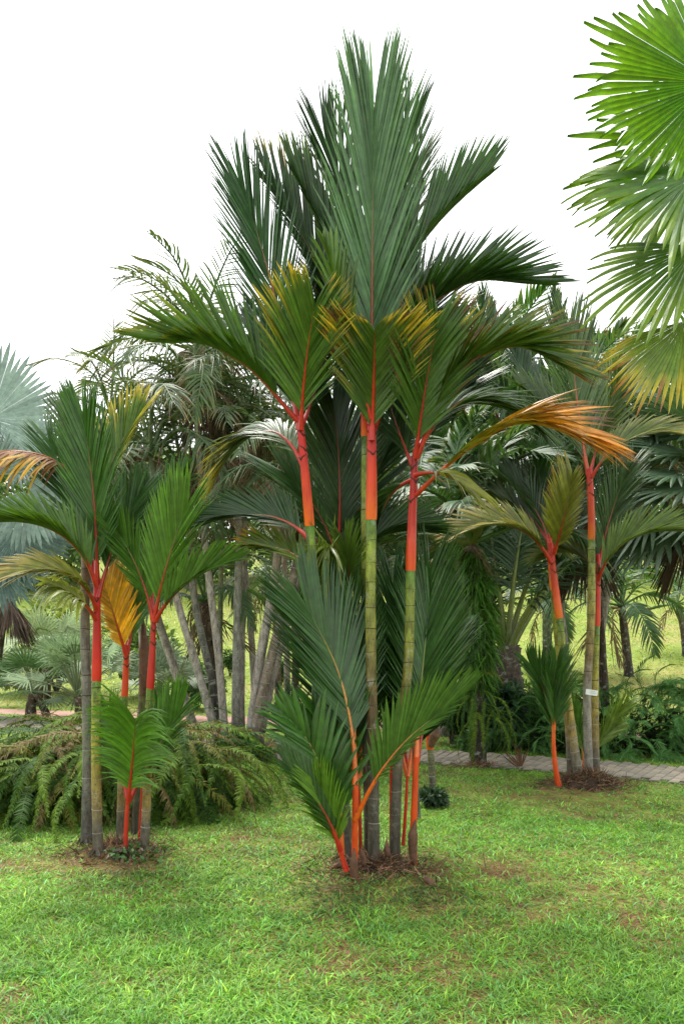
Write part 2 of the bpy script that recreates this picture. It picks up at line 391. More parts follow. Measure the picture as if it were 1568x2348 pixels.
# ---------------------------------------------------------------- the ground, paths and lawn
def G(x, y):
    x = np.asarray(x, float); y = np.asarray(y, float)
    u = np.clip(y-17.5-.0*x, 0, 60); h = .190*u*u/(u+3.0)
    h = np.where(y > 77.5, h+0*y, h)
    b = np.clip((y-16)/6, 0, 1)
    return h+b*(fbm(x*.12+3, y*.12, 5)-.5)*.7
def ground():
    ys = np.r_[np.linspace(-30, 0, 8), np.linspace(1, 16, 26), np.linspace(16.5, 80, 110), np.geomspace(84, 1500, 16)]
    xs = np.r_[-np.geomspace(1500, 46, 14), np.linspace(-44, 44, 111), np.geomspace(46, 1500, 14)]
    X, Y = np.meshgrid(xs, ys, indexing='ij'); Z = G(X, Y); nx, ny = X.shape
    i, j = np.meshgrid(np.arange(nx-1), np.arange(ny-1), indexing='ij')
    F = np.stack([i*ny+j, (i+1)*ny+j, (i+1)*ny+j+1, i*ny+j+1], -1).reshape(-1, 4)
    m, t, b, o = newmat('lawn_ground')
    n1 = noise(t, .35, 5, .6); n2 = noise(t, 9, 6, .7); n3 = noise(t, 70, 3, .7)
    g = ramp(t, n1.outputs[0], [(.3, (.18, .29, .05)), (.5, (.25, .32, .085)), (.68, (.33, .32, .13))])
    f = ramp(t, n2.outputs[0], [(.3, (.55, .6, .5)), (.7, (1.2, 1.15, 1.1))])
    c = mixc(t, g.outputs[0], f.outputs[0], 1., 'MULTIPLY')
    f3 = ramp(t, n3.outputs[0], [(.3, (.5, .5, .45)), (.7, (1.35, 1.3, 1.2))])
    c = mixc(t, c, f3.outputs[0], 1., 'MULTIPLY')
    # soil shows through close to the palms and on the near lawn
    n4 = noise(t, 2.2, 5, .65)
    so = ramp(t, n4.outputs[0], [(.42, (0, 0, 0)), (.62, (.85,)*3)])
    gx = t.nodes.new('ShaderNodeNewGeometry'); sx = t.nodes.new('ShaderNodeSeparateXYZ'); t.links.new(gx.outputs['Position'], sx.inputs[0])
    mr = t.nodes.new('ShaderNodeMapRange'); mr.inputs[1].default_value = 9; mr.inputs[2].default_value = 16; mr.inputs[3].default_value = 1; mr.inputs[4].default_value = .12
    t.links.new(sx.outputs['Y'], mr.inputs[0]); mu = t.nodes.new('ShaderNodeMath'); mu.operation = 'MULTIPLY'
    t.links.new(so.outputs[0], mu.inputs[0]); t.links.new(mr.outputs[0], mu.inputs[1])
    c2 = mixc(t, c, (.09, .06, .035), mu.outputs[0])
    t.links.new(c2, b.inputs['Base Color']); b.inputs['Roughness'].default_value = .95
    b.inputs['Specular IOR Level'].default_value = .1
    bump(t, n3.outputs[0], b, .6, .03)
    tag(link('ground', mesh_np('ground', np.stack([X, Y, Z], -1), F, None, m)), kind='structure')
ground()

PATH1 = [(8.5, 4.2), (6.1, 6.6), (3.75, 8.63), (1.3, 9.95), (-1.1, 10.65), (-3.3, 12.0), (-5.7, 13.9), (-9.5, 16.6), (-14, 18.5)]
PATH2 = [(14, 7.5), (8, 10.6), (2.9, 12.8), (-1.4, 14.3), (-6.7, 16.2), (-12, 18.2), (-18, 20)]
def pathline(pts, n=160):
    p, T = curve([(x, y, 0) for x, y in pts], n); S = np.stack([-T[:, 1], T[:, 0]], 1)
    return p[:, :2], nrm(T[:, :2]), nrm(S)
def strip(p, S, hw, dz, mat, name):
    a = p-S*hw; b = p+S*hw; n = len(p)
    V = np.concatenate([np.c_[a, G(a[:, 0], a[:, 1])+dz], np.c_[b, G(b[:, 0], b[:, 1])+dz]])
    i = np.arange(n-1); F = np.stack([i, i+1, n+i+1, n+i], 1)
    return tag(link(name, mesh_np(name, V, F, None, mat)), kind='structure')
p1, T1, S1 = pathline(PATH1); p2, T2, S2 = pathline(PATH2)
HW1, HW2 = .54, .52
mjoint = plain('path_joint', (.075, .085, .04), .95, .6, 40)
path = strip(p1, S1, HW1+.03, .006, mjoint, 'path')
def pavers():
    m, t, b, o = newmat('concrete_paver')
    oi = t.nodes.new('ShaderNodeObjectInfo'); n = noise(t, 5, 5, .7, 'Object')
    tcn = t.nodes.new('ShaderNodeNewGeometry'); n.id_data
    r = ramp(t, n.outputs[0], [(.3, (.15, .135, .105)), (.7, (.25, .225, .18))])
    rr = ramp(t, oi.outputs['Random'], [(0, (.75, .76, .74)), (.5, (1, .99, .95)), (1, (1.18, 1.13, 1.05))])
    c = mixc(t, r.outputs[0], rr.outputs[0], 1., 'MULTIPLY')
    t.links.new(c, b.inputs['Base Color']); b.inputs['Roughness'].default_value = .9
    w, l, h, ch = .094/2, .194/2, .016, .006
    V = [(sx*w, sy*l, 0) for sx, sy in ((-1, -1), (1, -1), (1, 1), (-1, 1))]+[(sx*w, sy*l, h-ch) for sx, sy in ((-1, -1), (1, -1), (1, 1), (-1, 1))]\
        + [(sx*(w-ch), sy*(l-ch), h) for sx, sy in ((-1, -1), (1, -1), (1, 1), (-1, 1))]
    F = [(8, 9, 10, 11)]+[(k*4+i, k*4+(i+1) % 4, k*4+4+(i+1) % 4, k*4+4+i) for k in (0, 1) for i in range(4)]
    V = np.array(V); F = np.array(F)
    me = mesh_np('paver', V, F, None, m, False)
    s = np.r_[0, np.cumsum(np.linalg.norm(np.diff(p1, axis=0), axis=1))]
    items = []
    for k in range(int(s[-1]/.1)):
        u = k*.1+.05; q = np.array([np.interp(u, s, p1[:, 0]), np.interp(u, s, p1[:, 1])])
        T = nrm(np.array([np.interp(u, s, T1[:, 0]), np.interp(u, s, T1[:, 1])])); S = np.array([-T[1], T[0]])
        off = .05 if k % 2 else -.05
        for j in range(5):
            c = q+S*((j-2)*.2+off)
            px = CX+c[0]/c[1]*FPX
            vis = -10 < px < 1580
            items.append((c, math.atan2(T[1], T[0])+random.gauss(0, .012), vis))
    items.sort(key=lambda e: (not e[2], e[0][1]))
    rest = []
    for n_, (c, a, vis) in enumerate(items):
        z = float(G(c[0], c[1]))+.007+random.gauss(0, .0015)
        if n_ < 300:
            o = link('paver', me, path, (c[0], c[1], z)); o.rotation_euler = (0, 0, a)
        else:
            ca, sa = math.cos(a), math.sin(a)
            v = V@np.array([[ca, sa, 0], [-sa, ca, 0], [0, 0, 1]])+np.array([c[0], c[1], z]); rest.append(v)
    nb = len(rest); VV = np.concatenate(rest); FF = (F[None]+(np.arange(nb)*len(V))[:, None, None]).reshape(-1, 4)
    tag(link('far_pavers', mesh_np('far_pavers', VV, FF, None, m, False), path), 'grey paving bricks of the path farther away', kind='stuff')
pavers()
mred = plain('red_path_brick', (.30, .17, .13), .9, .35, 16, bs=.3)
far_path = strip(p2, S2, HW2, .008, mred, 'path')
def dist_path(x, y, p):
    d = np.full(len(x), 9.)
    for k in range(0, len(p), 2):
        d = np.minimum(d, np.hypot(x-p[k, 0], y-p[k, 1]))
    return d
DRY = [(700, 1930, 150, 50, .55), (1060, 1975, 170, 55, .7), (120, 1975, 170, 55, .65), (830, 2060, 220, 45, .55), (650, 2180, 190, 70, .5),
       (1220, 2060, 260, 60, .6), (330, 2080, 200, 50, .4), (540, 1945, 130, 40, .5), (290, 1965, 110, 45, .9), (860, 2000, 160, 40, .85),
       (1340, 1830, 120, 25, .9), (1230, 1820, 90, 22, .5), (1095, 1758, 50, 14, .9), (1480, 2080, 180, 60, .5), (900, 2260, 240, 60, .35), (130, 2190, 160, 60, .35)]
WEED_SHADE = [(800, 2050, 130, 40, .8), (980, 2060, 110, 40, .8), (760, 2075, 90, 40, .6), (300, 2010, 90, 30, .5)]
def lawn():
    bands = [(2.75, 4.4, 17000, .050, .0066, 3), (4.4, 6.6, 9500, .047, .0074, 3), (6.6, 10.5, 3400, .048, .0095, 3), (10.5, 17.5, 820, .075, .015, 2), (17.5, 45, 120, .13, .034, 2)]
    parts = []
    for d0, d1, den, ln, wd, K in bands:
        n = int(1.3*(d1*d1-d0*d0)/2*den*.96)
        d = np.sqrt(rng.uniform(d0*d0, d1*d1, n)); px = rng.uniform(-350, 1920, n)
        x = (px-CX)/FPX*d; y = d
        h = G(x, y); py = HY+(CAM_H-h)/d*FPX
        keep = (dist_path(x, y, p1) > HW1-.02+rng.normal(0, .03, n)) & (dist_path(x, y, p2) > HW2-.03)
        clump = fbm(x*9, y*9, 11)
        dry = np.clip((fbm(x*1.3, y*1.3, 3)-.55)*2.6, 0, .4)+np.clip((fbm(x*4, y*4, 8)-.56)*2.2, 0, .35)+.06
        for (ex, ey, rx, ry, st) in DRY:
            dry = dry+.75*st*np.exp(-((px-ex)/rx)**2-((py-ey)/ry)**2)*(.35+fbm(x*5, y*5, 21)*1.1)
        dry = np.where(d > 17.5, np.clip((fbm(x*.25, y*.25, 3)-.45)*2.5, 0, .7), dry)
        keep &= rng.random(n) > np.clip(dry*.18, 0, .3)
        keep &= rng.random(n) < .45+clump*.9
        x, y, h, d, px, py, dry, clump = (q[keep] for q in (x, y, h, d, px, py, dry, clump)); n = len(x)
        isdry = rng.random(n) < dry*.8
        az = rng.uniform(0, 2*np.pi, n); lean = np.abs(rng.normal(.75, .35, n)); lean = np.where(isdry, lean+.45, lean)
        l = ln*rng.uniform(.45, 1.35, n)*(.6+clump*.75)*np.where(isdry, .8, 1)
        tall = rng.random(n) < .008; l = np.where(tall, l*1.6, l)
        w = wd*rng.uniform(.6, 1.25, n)*np.where(isdry, .7, 1)
        D0 = np.stack([np.cos(az)*np.sin(lean), np.sin(az)*np.sin(lean), np.cos(lean)], 1)
        ho = np.stack([np.cos(az), np.sin(az), np.zeros(n)], 1)
        ta = az+rng.normal(0, .8, n)+np.pi/2; Wd = np.stack([np.cos(ta), np.sin(ta), np.zeros(n)], 1)
        p = np.stack([x, y, h-.004], 1)
        st = [(0, .75), (.5, 1.), (1, .08)] if K == 3 else [(0, 1.), (1, .2)]
        rows = []
        for s, ww in st:
            c = p+D0*(l*s)[:, None]+ho*(l*s*s*.35)[:, None]-np.array([0, 0, 1.])*(l*s*s*.3)[:, None]
            c[:, 2] = np.maximum(c[:, 2], h+.002*(s > 0))
            rows += [c-Wd*(w*ww*.5)[:, None], c+Wd*(w*ww*.5)[:, None]]
        V = np.stack(rows, 1).reshape(-1, 3)
        base = (np.arange(n)*2*K)[:, None]
        F = np.concatenate([base+np.array([[2*k, 2*k+1, 2*k+3, 2*k+2]]) for k in range(K-1)])
        hue = fbm(x*1.7+9, y*1.7, 31)[:, None]
        g = np.array([.115, .30, .036])*(1-hue)+np.array([.215, .405, .06])*hue
        far = np.clip((d-12)/10, 0, 1)[:, None]; g = g*(1-far)+np.array([.25, .32, .085])*far
        g = g*np.exp(rng.normal(-.05, .30, n))[:, None]
        bl = (rng.random(n) < .16)[:, None]; g = np.where(bl, g*np.array([.8, .95, 1.9])*1.15, g)
        yl = (rng.random(n) < .08)[:, None]; g = np.where(yl, g*np.array([1.6, 1.15, .9]), g)
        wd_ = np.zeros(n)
        for (ex, ey, rx, ry, s_) in WEED_SHADE:      # darker blades by the clumps: broad-leaved weeds, and contact shade put into their colour
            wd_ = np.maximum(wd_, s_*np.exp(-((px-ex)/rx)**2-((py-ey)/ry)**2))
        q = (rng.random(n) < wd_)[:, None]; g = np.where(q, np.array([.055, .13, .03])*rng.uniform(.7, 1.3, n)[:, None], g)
        dc = np.where((rng.random(n) < .5)[:, None], np.array([.36, .23, .12]), np.array([.24, .12, .055]))*rng.uniform(.6, 1.3, n)[:, None]
        c = np.where(isdry[:, None], dc, g)
        parts.append((V, F, np.repeat(c, 2*K, 0)))
    V, F, C = join(parts)
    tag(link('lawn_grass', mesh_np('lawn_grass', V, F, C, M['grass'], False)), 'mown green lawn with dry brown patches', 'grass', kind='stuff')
lawn()
# ---------------------------------------------------------------- lipstick palms: colours shared by the clumps
CANE = [(0, (.06, .055, .04)), (.3, (.095, .085, .06)), (.42, (.10, .06, .025)), (.58, (.14, .115, .025)), (.75, (.19, .21, .025)), (.92, (.17, .22, .025)), (1, (.07, .17, .02))]
CANE2 = [(0, (.09, .08, .06)), (.18, (.13, .115, .08)), (.32, (.24, .17, .05)), (.6, (.30, .25, .04)), (.85, (.22, .24, .03)), (1, (.09, .2, .02))]
GREY = [(0, (.07, .065, .055)), (.3, (.15, .14, .12)), (.7, (.15, .135, .11)), (.85, (.13, .08, .045)), (1, (.11, .06, .03))]
def base(px, py, d):
    return P(px, py, d)*np.array([1, 1, 0])+np.array([0, 0, float(G(P(px, py, d)[0], d))])

# ---- centre clump
gc = 'lipstick palms of the centre clump'
a2 = thing('lipstick_palm', 'tallest lipstick palm, thick straight front stem at the middle of the centre clump', 'palm', base(857, 1985, 5.2), gc)
trunk(a2, [(857, 1985, 5.2), (855, 1750, 5.2), (853, 1450, 5.2), (851, 1190, 5.2)], .037, .033, CANE, 13, worn=.3)
shaft(a2, [(851, 1192, 5.2), (852, 1060, 5.18), (851, 930, 5.18)], .037, .030, seams=3)
frond(a2, [(851, 960, 5.17), (853, 600, 5.05), (856, 258, 4.9)], 322, nl=62, a=(34, 7), fold=(16, 16), w=.042, c0=(.08, .19, .13), t0=.16, droop=.0, twist=20, rr=.015, prof=((0, .7), (.3, .95), (.7, 1.05), (.9, .78), (1, .55)), yt=(2, 3))
frond(a2, [(853, 965, 5.3), (815, 620, 5.45), (742, 300, 5.5)], 290, nl=50, a=(32, 10), c0=DK, w=.04, t0=.15, droop=.0)
frond(a2, [(855, 965, 5.3), (885, 600, 5.45), (938, 265, 5.5)], 280, nl=50, a=(30, 9), c0=MD, w=.04, t0=.15, droop=.0)
frond(a2, [(852, 1010, 5.13), (857, 870, 5.0), (859, 748, 4.78)], 225, N=(0, -1, .1), nl=34, a=(46, 34), fold=(10, 10), w=.036, c0=(.05, .12, .022), c1=YL, ys=.58, yt=(.0, .2), t0=.12, brown=.25, prof=((0, .75), (.4, 1), (.65, .8), (.88, .42), (1, .2)), rr=.017, rc=(RED, RED, (.3, .03, .02)), label='front frond with yellow tips')
frond(a2, [(855, 970, 5.25), (905, 660, 5.3), (1120, 395, 5.2)], 240, N=(-.5, -.7, .5), nl=50, a=(38, 14), fold=(35, 30), fac=(1, .55), c0=MD, w=.036, t0=.25, rc=(RED, (.2, .04, .02), (.12, .06, .03)))
frond(a2, [(858, 985, 5.25), (960, 720, 5.1), (1090, 645, 4.95), (1205, 648, 4.8)], 225, N=(-.3, -.5, .9), nl=46, a=(48, 8), fold=(38, 28), fac=(1, .8), c0=DK, w=.034, t0=.22, droop=.05, prof=((0, .6), (.25, 1), (.7, .85), (1, .6)))
frond(a2, [(850, 990, 5.3), (775, 610, 5.3), (662, 370, 5.2)], 200, N=(.4, -.8, .4), nl=44, a=(34, 12), fold=(20, 40), fac=(.45, 1), c0=DK, c1=OL, ys=.7, w=.036, t0=.25)
frond(a2, [(848, 985, 5.4), (740, 640, 5.5), (600, 385, 5.5)], 230, N=(.3, -.9, .4), nl=46, a=(36, 16), fac=(.7, 1), c0=DK, c1=YL, ys=.75, yt=(.5, .9), w=.036, t0=.2, brown=.2)
frond(a2, [(850, 960, 5.1), (795, 760, 4.95), (745, 560, 4.9)], 150, N=(.2, -1, .2), nl=14, a=(30, 14), c0=(.06, .14, .02), w=.06, t0=.35, droop=.1)

a2b = thing('lipstick_palm', 'lipstick palm stem half hidden directly behind the thick front stem', 'palm', base(846, 1960, 5.5), gc)
trunk(a2b, [(848, 1960, 5.5), (842, 1500, 5.5), (839, 1000, 5.5)], .037, .031, CANE, 14)
shaft(a2b, [(839, 1002, 5.5), (837, 930, 5.5), (836, 860, 5.5)], .034, .026, seams=1)
frond(a2b, [(836, 880, 5.55), (880, 620, 5.9), (960, 360, 6.0)], 260, nl=44, a=(36, 10), c0=GY, w=.038, t0=.1)
frond(a2b, [(838, 900, 5.55), (905, 820, 5.7), (1000, 690, 5.8)], 220, nl=40, a=(44, 16), c0=DK, t0=.1)
frond(a2b, [(836, 900, 5.55), (780, 800, 5.8), (720, 680, 5.9)], 240, nl=40, a=(44, 16), c0=DK, t0=.1)

a1 = thing('lipstick_palm', 'leaning lipstick palm, left of the three tall red-shafted stems at the centre', 'palm', base(797, 1950, 5.35), gc)
trunk(a1, [(797, 1950, 5.35), (768, 1750, 5.35), (738, 1550, 5.3), (716, 1350, 5.27), (710, 1203, 5.25)], .035, .030, CANE, 14, worn=.4)
shaft(a1, [(710, 1206, 5.25), (700, 1090, 5.22), (686, 955, 5.2)], .033, .026, seams=3)
frond(a1, [(685, 985, 5.25), (625, 660, 5.35), (545, 400, 5.4)], 255, nl=52, a=(36, 10), fold=(14, 20), c0=(.03, .095, .042), w=.037, t0=.14, droop=.0, rc=(RED, (.3, .03, .02), (.07, .12, .03)))
frond(a1, [(690, 985, 5.17), (706, 800, 4.95), (723, 692, 4.8)], 215, N=(-.1, -1, .1), nl=38, a=(46, 24), fold=(8, 22), w=.036, c0=(.055, .14, .02), c1=YL, ys=.74, yt=(.1, .4), t0=.14, rc=(RED, RED, (.3, .04, .02)), prof=((0, .7), (.35, 1), (.65, .85), (1, .42)), label='front frond with yellow tips')
frond(a1, [(682, 965, 5.2), (560, 835, 5.05), (465, 788, 4.9), (390, 784, 4.8)], 240, N=(.3, -.5, .8), nl=46, a=(46, 7), fold=(30, 48), fac=(.55, 1), c0=(.045, .125, .02), c1=(.2, .2, .03), ys=.7, yt=(.3, 1), w=.034, t0=.2, droop=.02, prof=((0, .6), (.25, 1), (.7, .8), (1, .6)))
frond(a1, [(690, 980, 5.3), (740, 830, 5.5), (760, 700, 5.55)], 220, nl=40, a=(42, 16), c0=DK, t0=.15)
frond(a1, [(698, 1075, 5.24), (600, 990, 5.45), (500, 1075, 5.5)], 150, N=(-.2, -.4, 1), nl=40, a=(46, 12), fold=(-5, 5), c0=GY, c1=YL, ys=.55, yt=(.3, .8), w=.03, t0=.12, droop=.35)
frond(a1, [(708, 1235, 5.27), (620, 1185, 5.4), (500, 1190, 5.4)], 150, N=(-.2, -.6, .8), nl=40, a=(46, 14), fold=(10, 20), c0=DK, w=.03, t0=.12, droop=.1)
frond(a1, [(714, 1320, 5.28), (660, 1265, 5.45), (585, 1250, 5.5)], 120, N=(-.2, -.6, .8), nl=34, a=(50, 18), c0=OL, c1=OR, ys=.7, w=.026, t0=.12, droop=.15)

a3 = thing('lipstick_palm', 'lipstick palm with long deep-red shaft, right of the three tall centre stems', 'palm', base(905, 1970, 5.3), gc)
trunk(a3, [(905, 1970, 5.3), (918, 1750, 5.3), (932, 1500, 5.3), (941, 1306, 5.3)], .036, .031, CANE, 12, worn=.4)
shaft(a3, [(941, 1309, 5.3), (946, 1160, 5.28), (952, 1030, 5.26)], .034, .024, col=[(0, (.6, .075, .01)), (.3, (.5, .03, .012)), (1, (.40, .018, .018))], seams=3)
frond(a3, [(952, 1050, 5.22), (978, 870, 5.0), (1005, 722, 4.85)], 215, N=(.15, -1, .1), nl=40, a=(44, 22), fold=(12, 10), w=.038, c0=(.045, .12, .022), c1=YL, ys=.8, yt=(.2, .6), t0=.14, brown=.3, rc=(RED, (.25, .02, .02), (.15, .05, .02)), prof=((0, .7), (.35, 1), (.65, .85), (1, .36)))
frond(a3, [(955, 1050, 5.22), (1050, 850, 5.0), (1180, 795, 4.8), (1290, 835, 4.65)], 215, N=(-.2, -.5, .9), nl=46, a=(46, 8), fold=(24, 16), c0=(.045, .11, .024), c1=(.30, .22, .04), ys=.72, yt=(.3, .9), brown=.45, w=.032, t0=.2, droop=.08, prof=((0, .6), (.25, 1), (.7, .8), (1, .6)))
frond(a3, [(948, 1140, 5.28), (1040, 1055, 5.05), (1180, 972, 4.8), (1345, 1000, 4.55)], 235, N=(0, -.4, 1), nl=46, a=(40, 7), fold=(4, 0), c0=(.24, .26, .03), c1=(.52, .23, .03), ys=.05, yt=(.1, .42), brown=.45, w=.04, t0=.24, droop=.2, rc=(RED, (.5, .14, .03), (.4, .16, .04)), prof=((0, .55), (.3, 1), (.7, .85), (1, .55)), label='dying frond turned orange')
frond(a3, [(953, 1050, 5.3), (1060, 930, 5.25), (1210, 960, 5.15)], 190, N=(0, -.4, 1), nl=42, a=(46, 12), fold=(0, 0), c0=(.04, .105, .03), w=.032, t0=.18, droop=.3)
frond(a3, [(952, 1060, 5.35), (1020, 900, 5.6), (1110, 760, 5.7)], 210, nl=42, a=(42, 14), c0=DK, c1=YL, ys=.8, t0=.15)
frond(a3, [(950, 1080, 5.3), (900, 950, 5.4), (870, 850, 5.5)], 200, nl=38, a=(42, 18), c0=DK, t0=.15)
frond(a3, [(952, 1090, 5.2), (1020, 1090, 5.0), (1080, 1130, 4.9)], 130, N=(0, -.4, 1), nl=9, a=(50, 10), c0=(.16, .2, .03), w=.03, t0=.3, droop=.5)

a5 = thing('lipstick_palm', 'slim lipstick palm with dark frond behind, between the left and middle centre stems', 'palm', base(800, 1900, 5.9), gc)
trunk(a5, [(800, 1900, 5.9), (785, 1640, 5.9), (778, 1360, 5.9)], .032, .024, CANE, 13)
shaft(a5, [(778, 1362, 5.9), (777, 1280, 5.9), (775, 1215, 5.9)], .024, .015, seams=1)
frond(a5, [(775, 1260, 5.85), (778, 1080, 5.75), (762, 905, 5.7)], 230, nl=44, a=(40, 16), fold=(8, 8), c0=(.018, .055, .028), w=.036, t0=.1, rc=(RED, (.2, .03, .03), (.1, .02, .02)))
frond(a5, [(775, 1270, 5.9), (840, 1130, 6.0), (910, 990, 6.1)], 220, nl=40, a=(42, 16), c0=DK, t0=.1)
frond(a5, [(776, 1300, 5.9), (720, 1160, 6.0), (650, 1080, 6.1)], 200, nl=40, a=(42, 16), c0=MD, t0=.1)
frond(a5, [(777, 1330, 5.8), (850, 1240, 5.8), (960, 1215, 5.8)], 170, N=(0, -.5, .8), nl=38, a=(46, 14), c0=DK, t0=.12, droop=.15)
frond(a5, [(778, 1360, 5.88), (745, 1310, 5.65), (715, 1280, 5.5)], 120, nl=22, a=(46, 18), c0=(.09, .18, .03), t0=.2, droop=.2)
frond(a5, [(778, 1365, 5.88), (800, 1310, 5.65), (790, 1240, 5.55)], 120, nl=22, a=(40, 14), c0=(.07, .15, .03), t0=.2, droop=.1)
frond(a5, [(777, 1345, 5.88), (755, 1255, 5.5), (742, 1288, 5.3)], 115, N=(0, -1, .4), nl=8, a=(44, 14), c0=(.17, .25, .09), w=.03, t0=.4, droop=1.1, jit=3, label='limp pale new frond', rr=.007)

a4 = thing('lipstick_palm_shoot', 'bright orange shoot at the front foot of the centre clump', 'palm', base(812, 2005, 4.98), gc)
trunk(a4, [(812, 2012, 4.98), (813, 1960, 4.98), (815, 1870, 4.98), (815, 1800, 4.98)], .021, .019, [(0, (.6, .07, .012)), (1, (.68, .085, .012))], 0, 'shaft', name='sheath', flare=1.1)
frond(a4, [(814, 1800, 4.98), (808, 1690, 5.08), (775, 1540, 5.19), (695, 1375, 5.17)], 240, N=(.1, -1, .2), nl=54, a=(44, 14), fold=(10, -14), c0=(.03, .095, .030), w=.034, t0=.26, droop=.02, rc=(ORG, (.42, .2, .03), (.08, .14, .03)))
frond(a4, [(815, 1800, 5.0), (812, 1640, 5.2), (815, 1500, 5.4), (808, 1370, 5.5)], 200, N=(-.3, -1, .2), nl=50, a=(40, 12), fold=(20, 20), c0=(.045, .12, .04), w=.032, t0=.28, rc=(ORG, (.42, .2, .03), (.1, .15, .03)))
frond(a4, [(814, 1880, 4.95), (860, 1790, 4.85), (930, 1700, 4.75), (1055, 1600, 4.6)], 175, N=(-.5, -.8, .5), nl=46, a=(46, 10), fold=(26, 20), fac=(1, .5), c0=(.055, .14, .032), w=.034, t0=.3, rc=(ORG, (.55, .12, .02), (.12, .2, .03)))
def husk(root, pts, r, name='dry_sheath', open_=1.6):
    W = np.array([P(*q) for q in pts])-org(root)
    v, f, c = tube(W, [(0, r*.9), (.3, r*1.3), (.6, r*open_), (1, r*.25)], [(0, (.1,)*3), (1, (.1,)*3)], 14, 9, .25)
    return link(name, mesh_np(name, v, f, None, M['husk']), root)
husk(a4, [(813, 2025, 4.95), (812, 1985, 4.94), (811, 1945, 4.93)], .016)

a6 = thing('lipstick_palm_shoot', 'small slanting red shoot lowest at the left foot of the centre clump', 'palm', base(790, 1985, 5.02), gc)
trunk(a6, [(793, 1992, 5.02), (786, 1970, 5.02), (779, 1945, 5.02)], .02, .014, [(0, (.5, .03, .015)), (1, (.62, .06, .012))], 0, 'shaft', name='sheath', flare=1.05)
frond(a6, [(780, 1950, 5.0), (760, 1880, 4.95), (722, 1790, 4.9)], 130, nl=26, a=(40, 18), c0=(.10, .23, .035), w=.026, t0=.12, rc=(ORG, (.2, .2, .03), BR))
frond(a6, [(781, 1950, 5.02), (748, 1800, 5.0), (700, 1690, 5.0), (645, 1630, 5.0)], 170, N=(.1, -1, .3), nl=16, a=(50, 20), fold=(10, 10), c0=(.032, .105, .022), w=.062, t0=.22, rc=(ORG, (.3, .14, .03), BR), label='frond of broad dark leaflets')
frond(a6, [(783, 1960, 5.1), (765, 1760, 5.15), (720, 1620, 5.2)], 200, N=(.1, -1, .3), nl=13, a=(46, 14), fold=(10, 10), c0=(.032, .11, .022), w=.066, t0=.28, rc=(ORG, (.3, .14, .03), BR))
frond(a6, [(780, 1950, 4.98), (735, 1850, 4.9), (650, 1745, 4.85)], 110, N=(.1, -.6, .8), nl=34, a=(40, 14), fold=(10, 20), c0=(.03, .09, .022), w=.022, t0=.2, droop=.05)

a7 = thing('lipstick_palm_shoot', 'orange shoot with brown husk at its base, right foot of the centre clump', 'palm', base(948, 1975, 5.25), gc)
trunk(a7, [(948, 1975, 5.25), (947, 1920, 5.25), (951, 1820, 5.25), (954, 1735, 5.25)], .024, .019, [(0, (.5, .05, .012)), (.3, (.68, .08, .012)), (1, (.66, .08, .015))], 0, 'shaft', name='sheath', flare=1.1)
husk(a7, [(949, 1978, 5.22), (946, 1930, 5.21), (952, 1880, 5.2)], .022)
frond(a7, [(954, 1745, 5.25), (962, 1600, 5.42), (975, 1470, 5.5), (985, 1370, 5.55)], 215, N=(-.1, -1, .2), nl=52, a=(42, 12), fold=(12, 12), c0=(.04, .12, .035), w=.034, t0=.2, rc=(ORG, (.2, .2, .04), BR))
frond(a7, [(954, 1750, 5.3), (930, 1580, 5.5), (905, 1400, 5.6), (900, 1340, 5.6)], 210, nl=46, a=(38, 12), c0=(.022, .075, .035), w=.032, t0=.2, rc=((.2, .05, .02), (.15, .06, .02), MD))
frond(a7, [(955, 1750, 5.4), (990, 1520, 5.6), (1005, 1400, 5.7)], 190, nl=46, a=(40, 12), c0=GY, w=.032, t0=.25)
frond(a7, [(954, 1740, 5.27), (970, 1440, 5.55), (985, 1300, 5.6)], 220, nl=44, a=(38, 12), c0=MD, w=.032, t0=.25)

a8 = thing('lipstick_palm_shoot', 'thin red stem rising behind, between the two grey centre trunks', 'palm', base(897, 1900, 5.75), gc)
trunk(a8, [(899, 1920, 5.75), (899, 1820, 5.75), (899, 1715, 5.75)], .021, .017, [(0, (.3, .02, .012)), (.3, (.46, .022, .014)), (1, (.5, .03, .014))], 0, 'shaft', name='sheath', flare=1.1)
frond(a8, [(899, 1720, 5.75), (905, 1540, 5.85), (925, 1420, 5.9)], 200, nl=40, a=(38, 12), c0=DK, t0=.3, rc=((.2, .05, .02), (.15, .06, .02), MD))
frond(a8, [(899, 1720, 5.75), (890, 1560, 5.9), (880, 1430, 6)], 200, nl=40, a=(38, 12), c0=DK, t0=.3, rc=((.2, .05, .02), (.15, .06, .02), MD))
a9 = thing('lipstick_palm', 'thin ringed dark cane behind the orange shoot of the centre clump', 'palm', base(958, 1800, 6.6), gc)
trunk(a9, [(955, 1830, 6.6), (945, 1660, 6.6), (930, 1500, 6.6)], .024, .02, [(0, (.1, .09, .06)), (1, (.12, .13, .03))], 14, pale_below=2)
a10 = thing('lipstick_palm', 'short palm with peeling brown sheath and red shaft behind the centre clump', 'palm', base(989, 1840, 7.3), gc)
trunk(a10, [(990, 1838, 7.3), (989, 1760, 7.3), (986, 1715, 7.3)], .036, .03, [(0, (.07, .06, .045)), (1, (.13, .13, .05))], 7, pale_below=2)
shaft(a10, [(986, 1718, 7.3), (984, 1680, 7.3), (984, 1610, 7.3)], .033, .026, seams=1)
husk(a10, [(988, 1712, 7.26), (994, 1690, 7.24), (1003, 1665, 7.2)], .03)
frond(a10, [(984, 1640, 7.3), (1000, 1560, 7.4), (1040, 1450, 7.5)], 130, nl=34, a=(40, 14), c0=MD, t0=.1)
frond(a10, [(984, 1640, 7.3), (970, 1540, 7.4), (965, 1440, 7.5)], 130, nl=34, a=(40, 14), c0=DK, t0=.1)

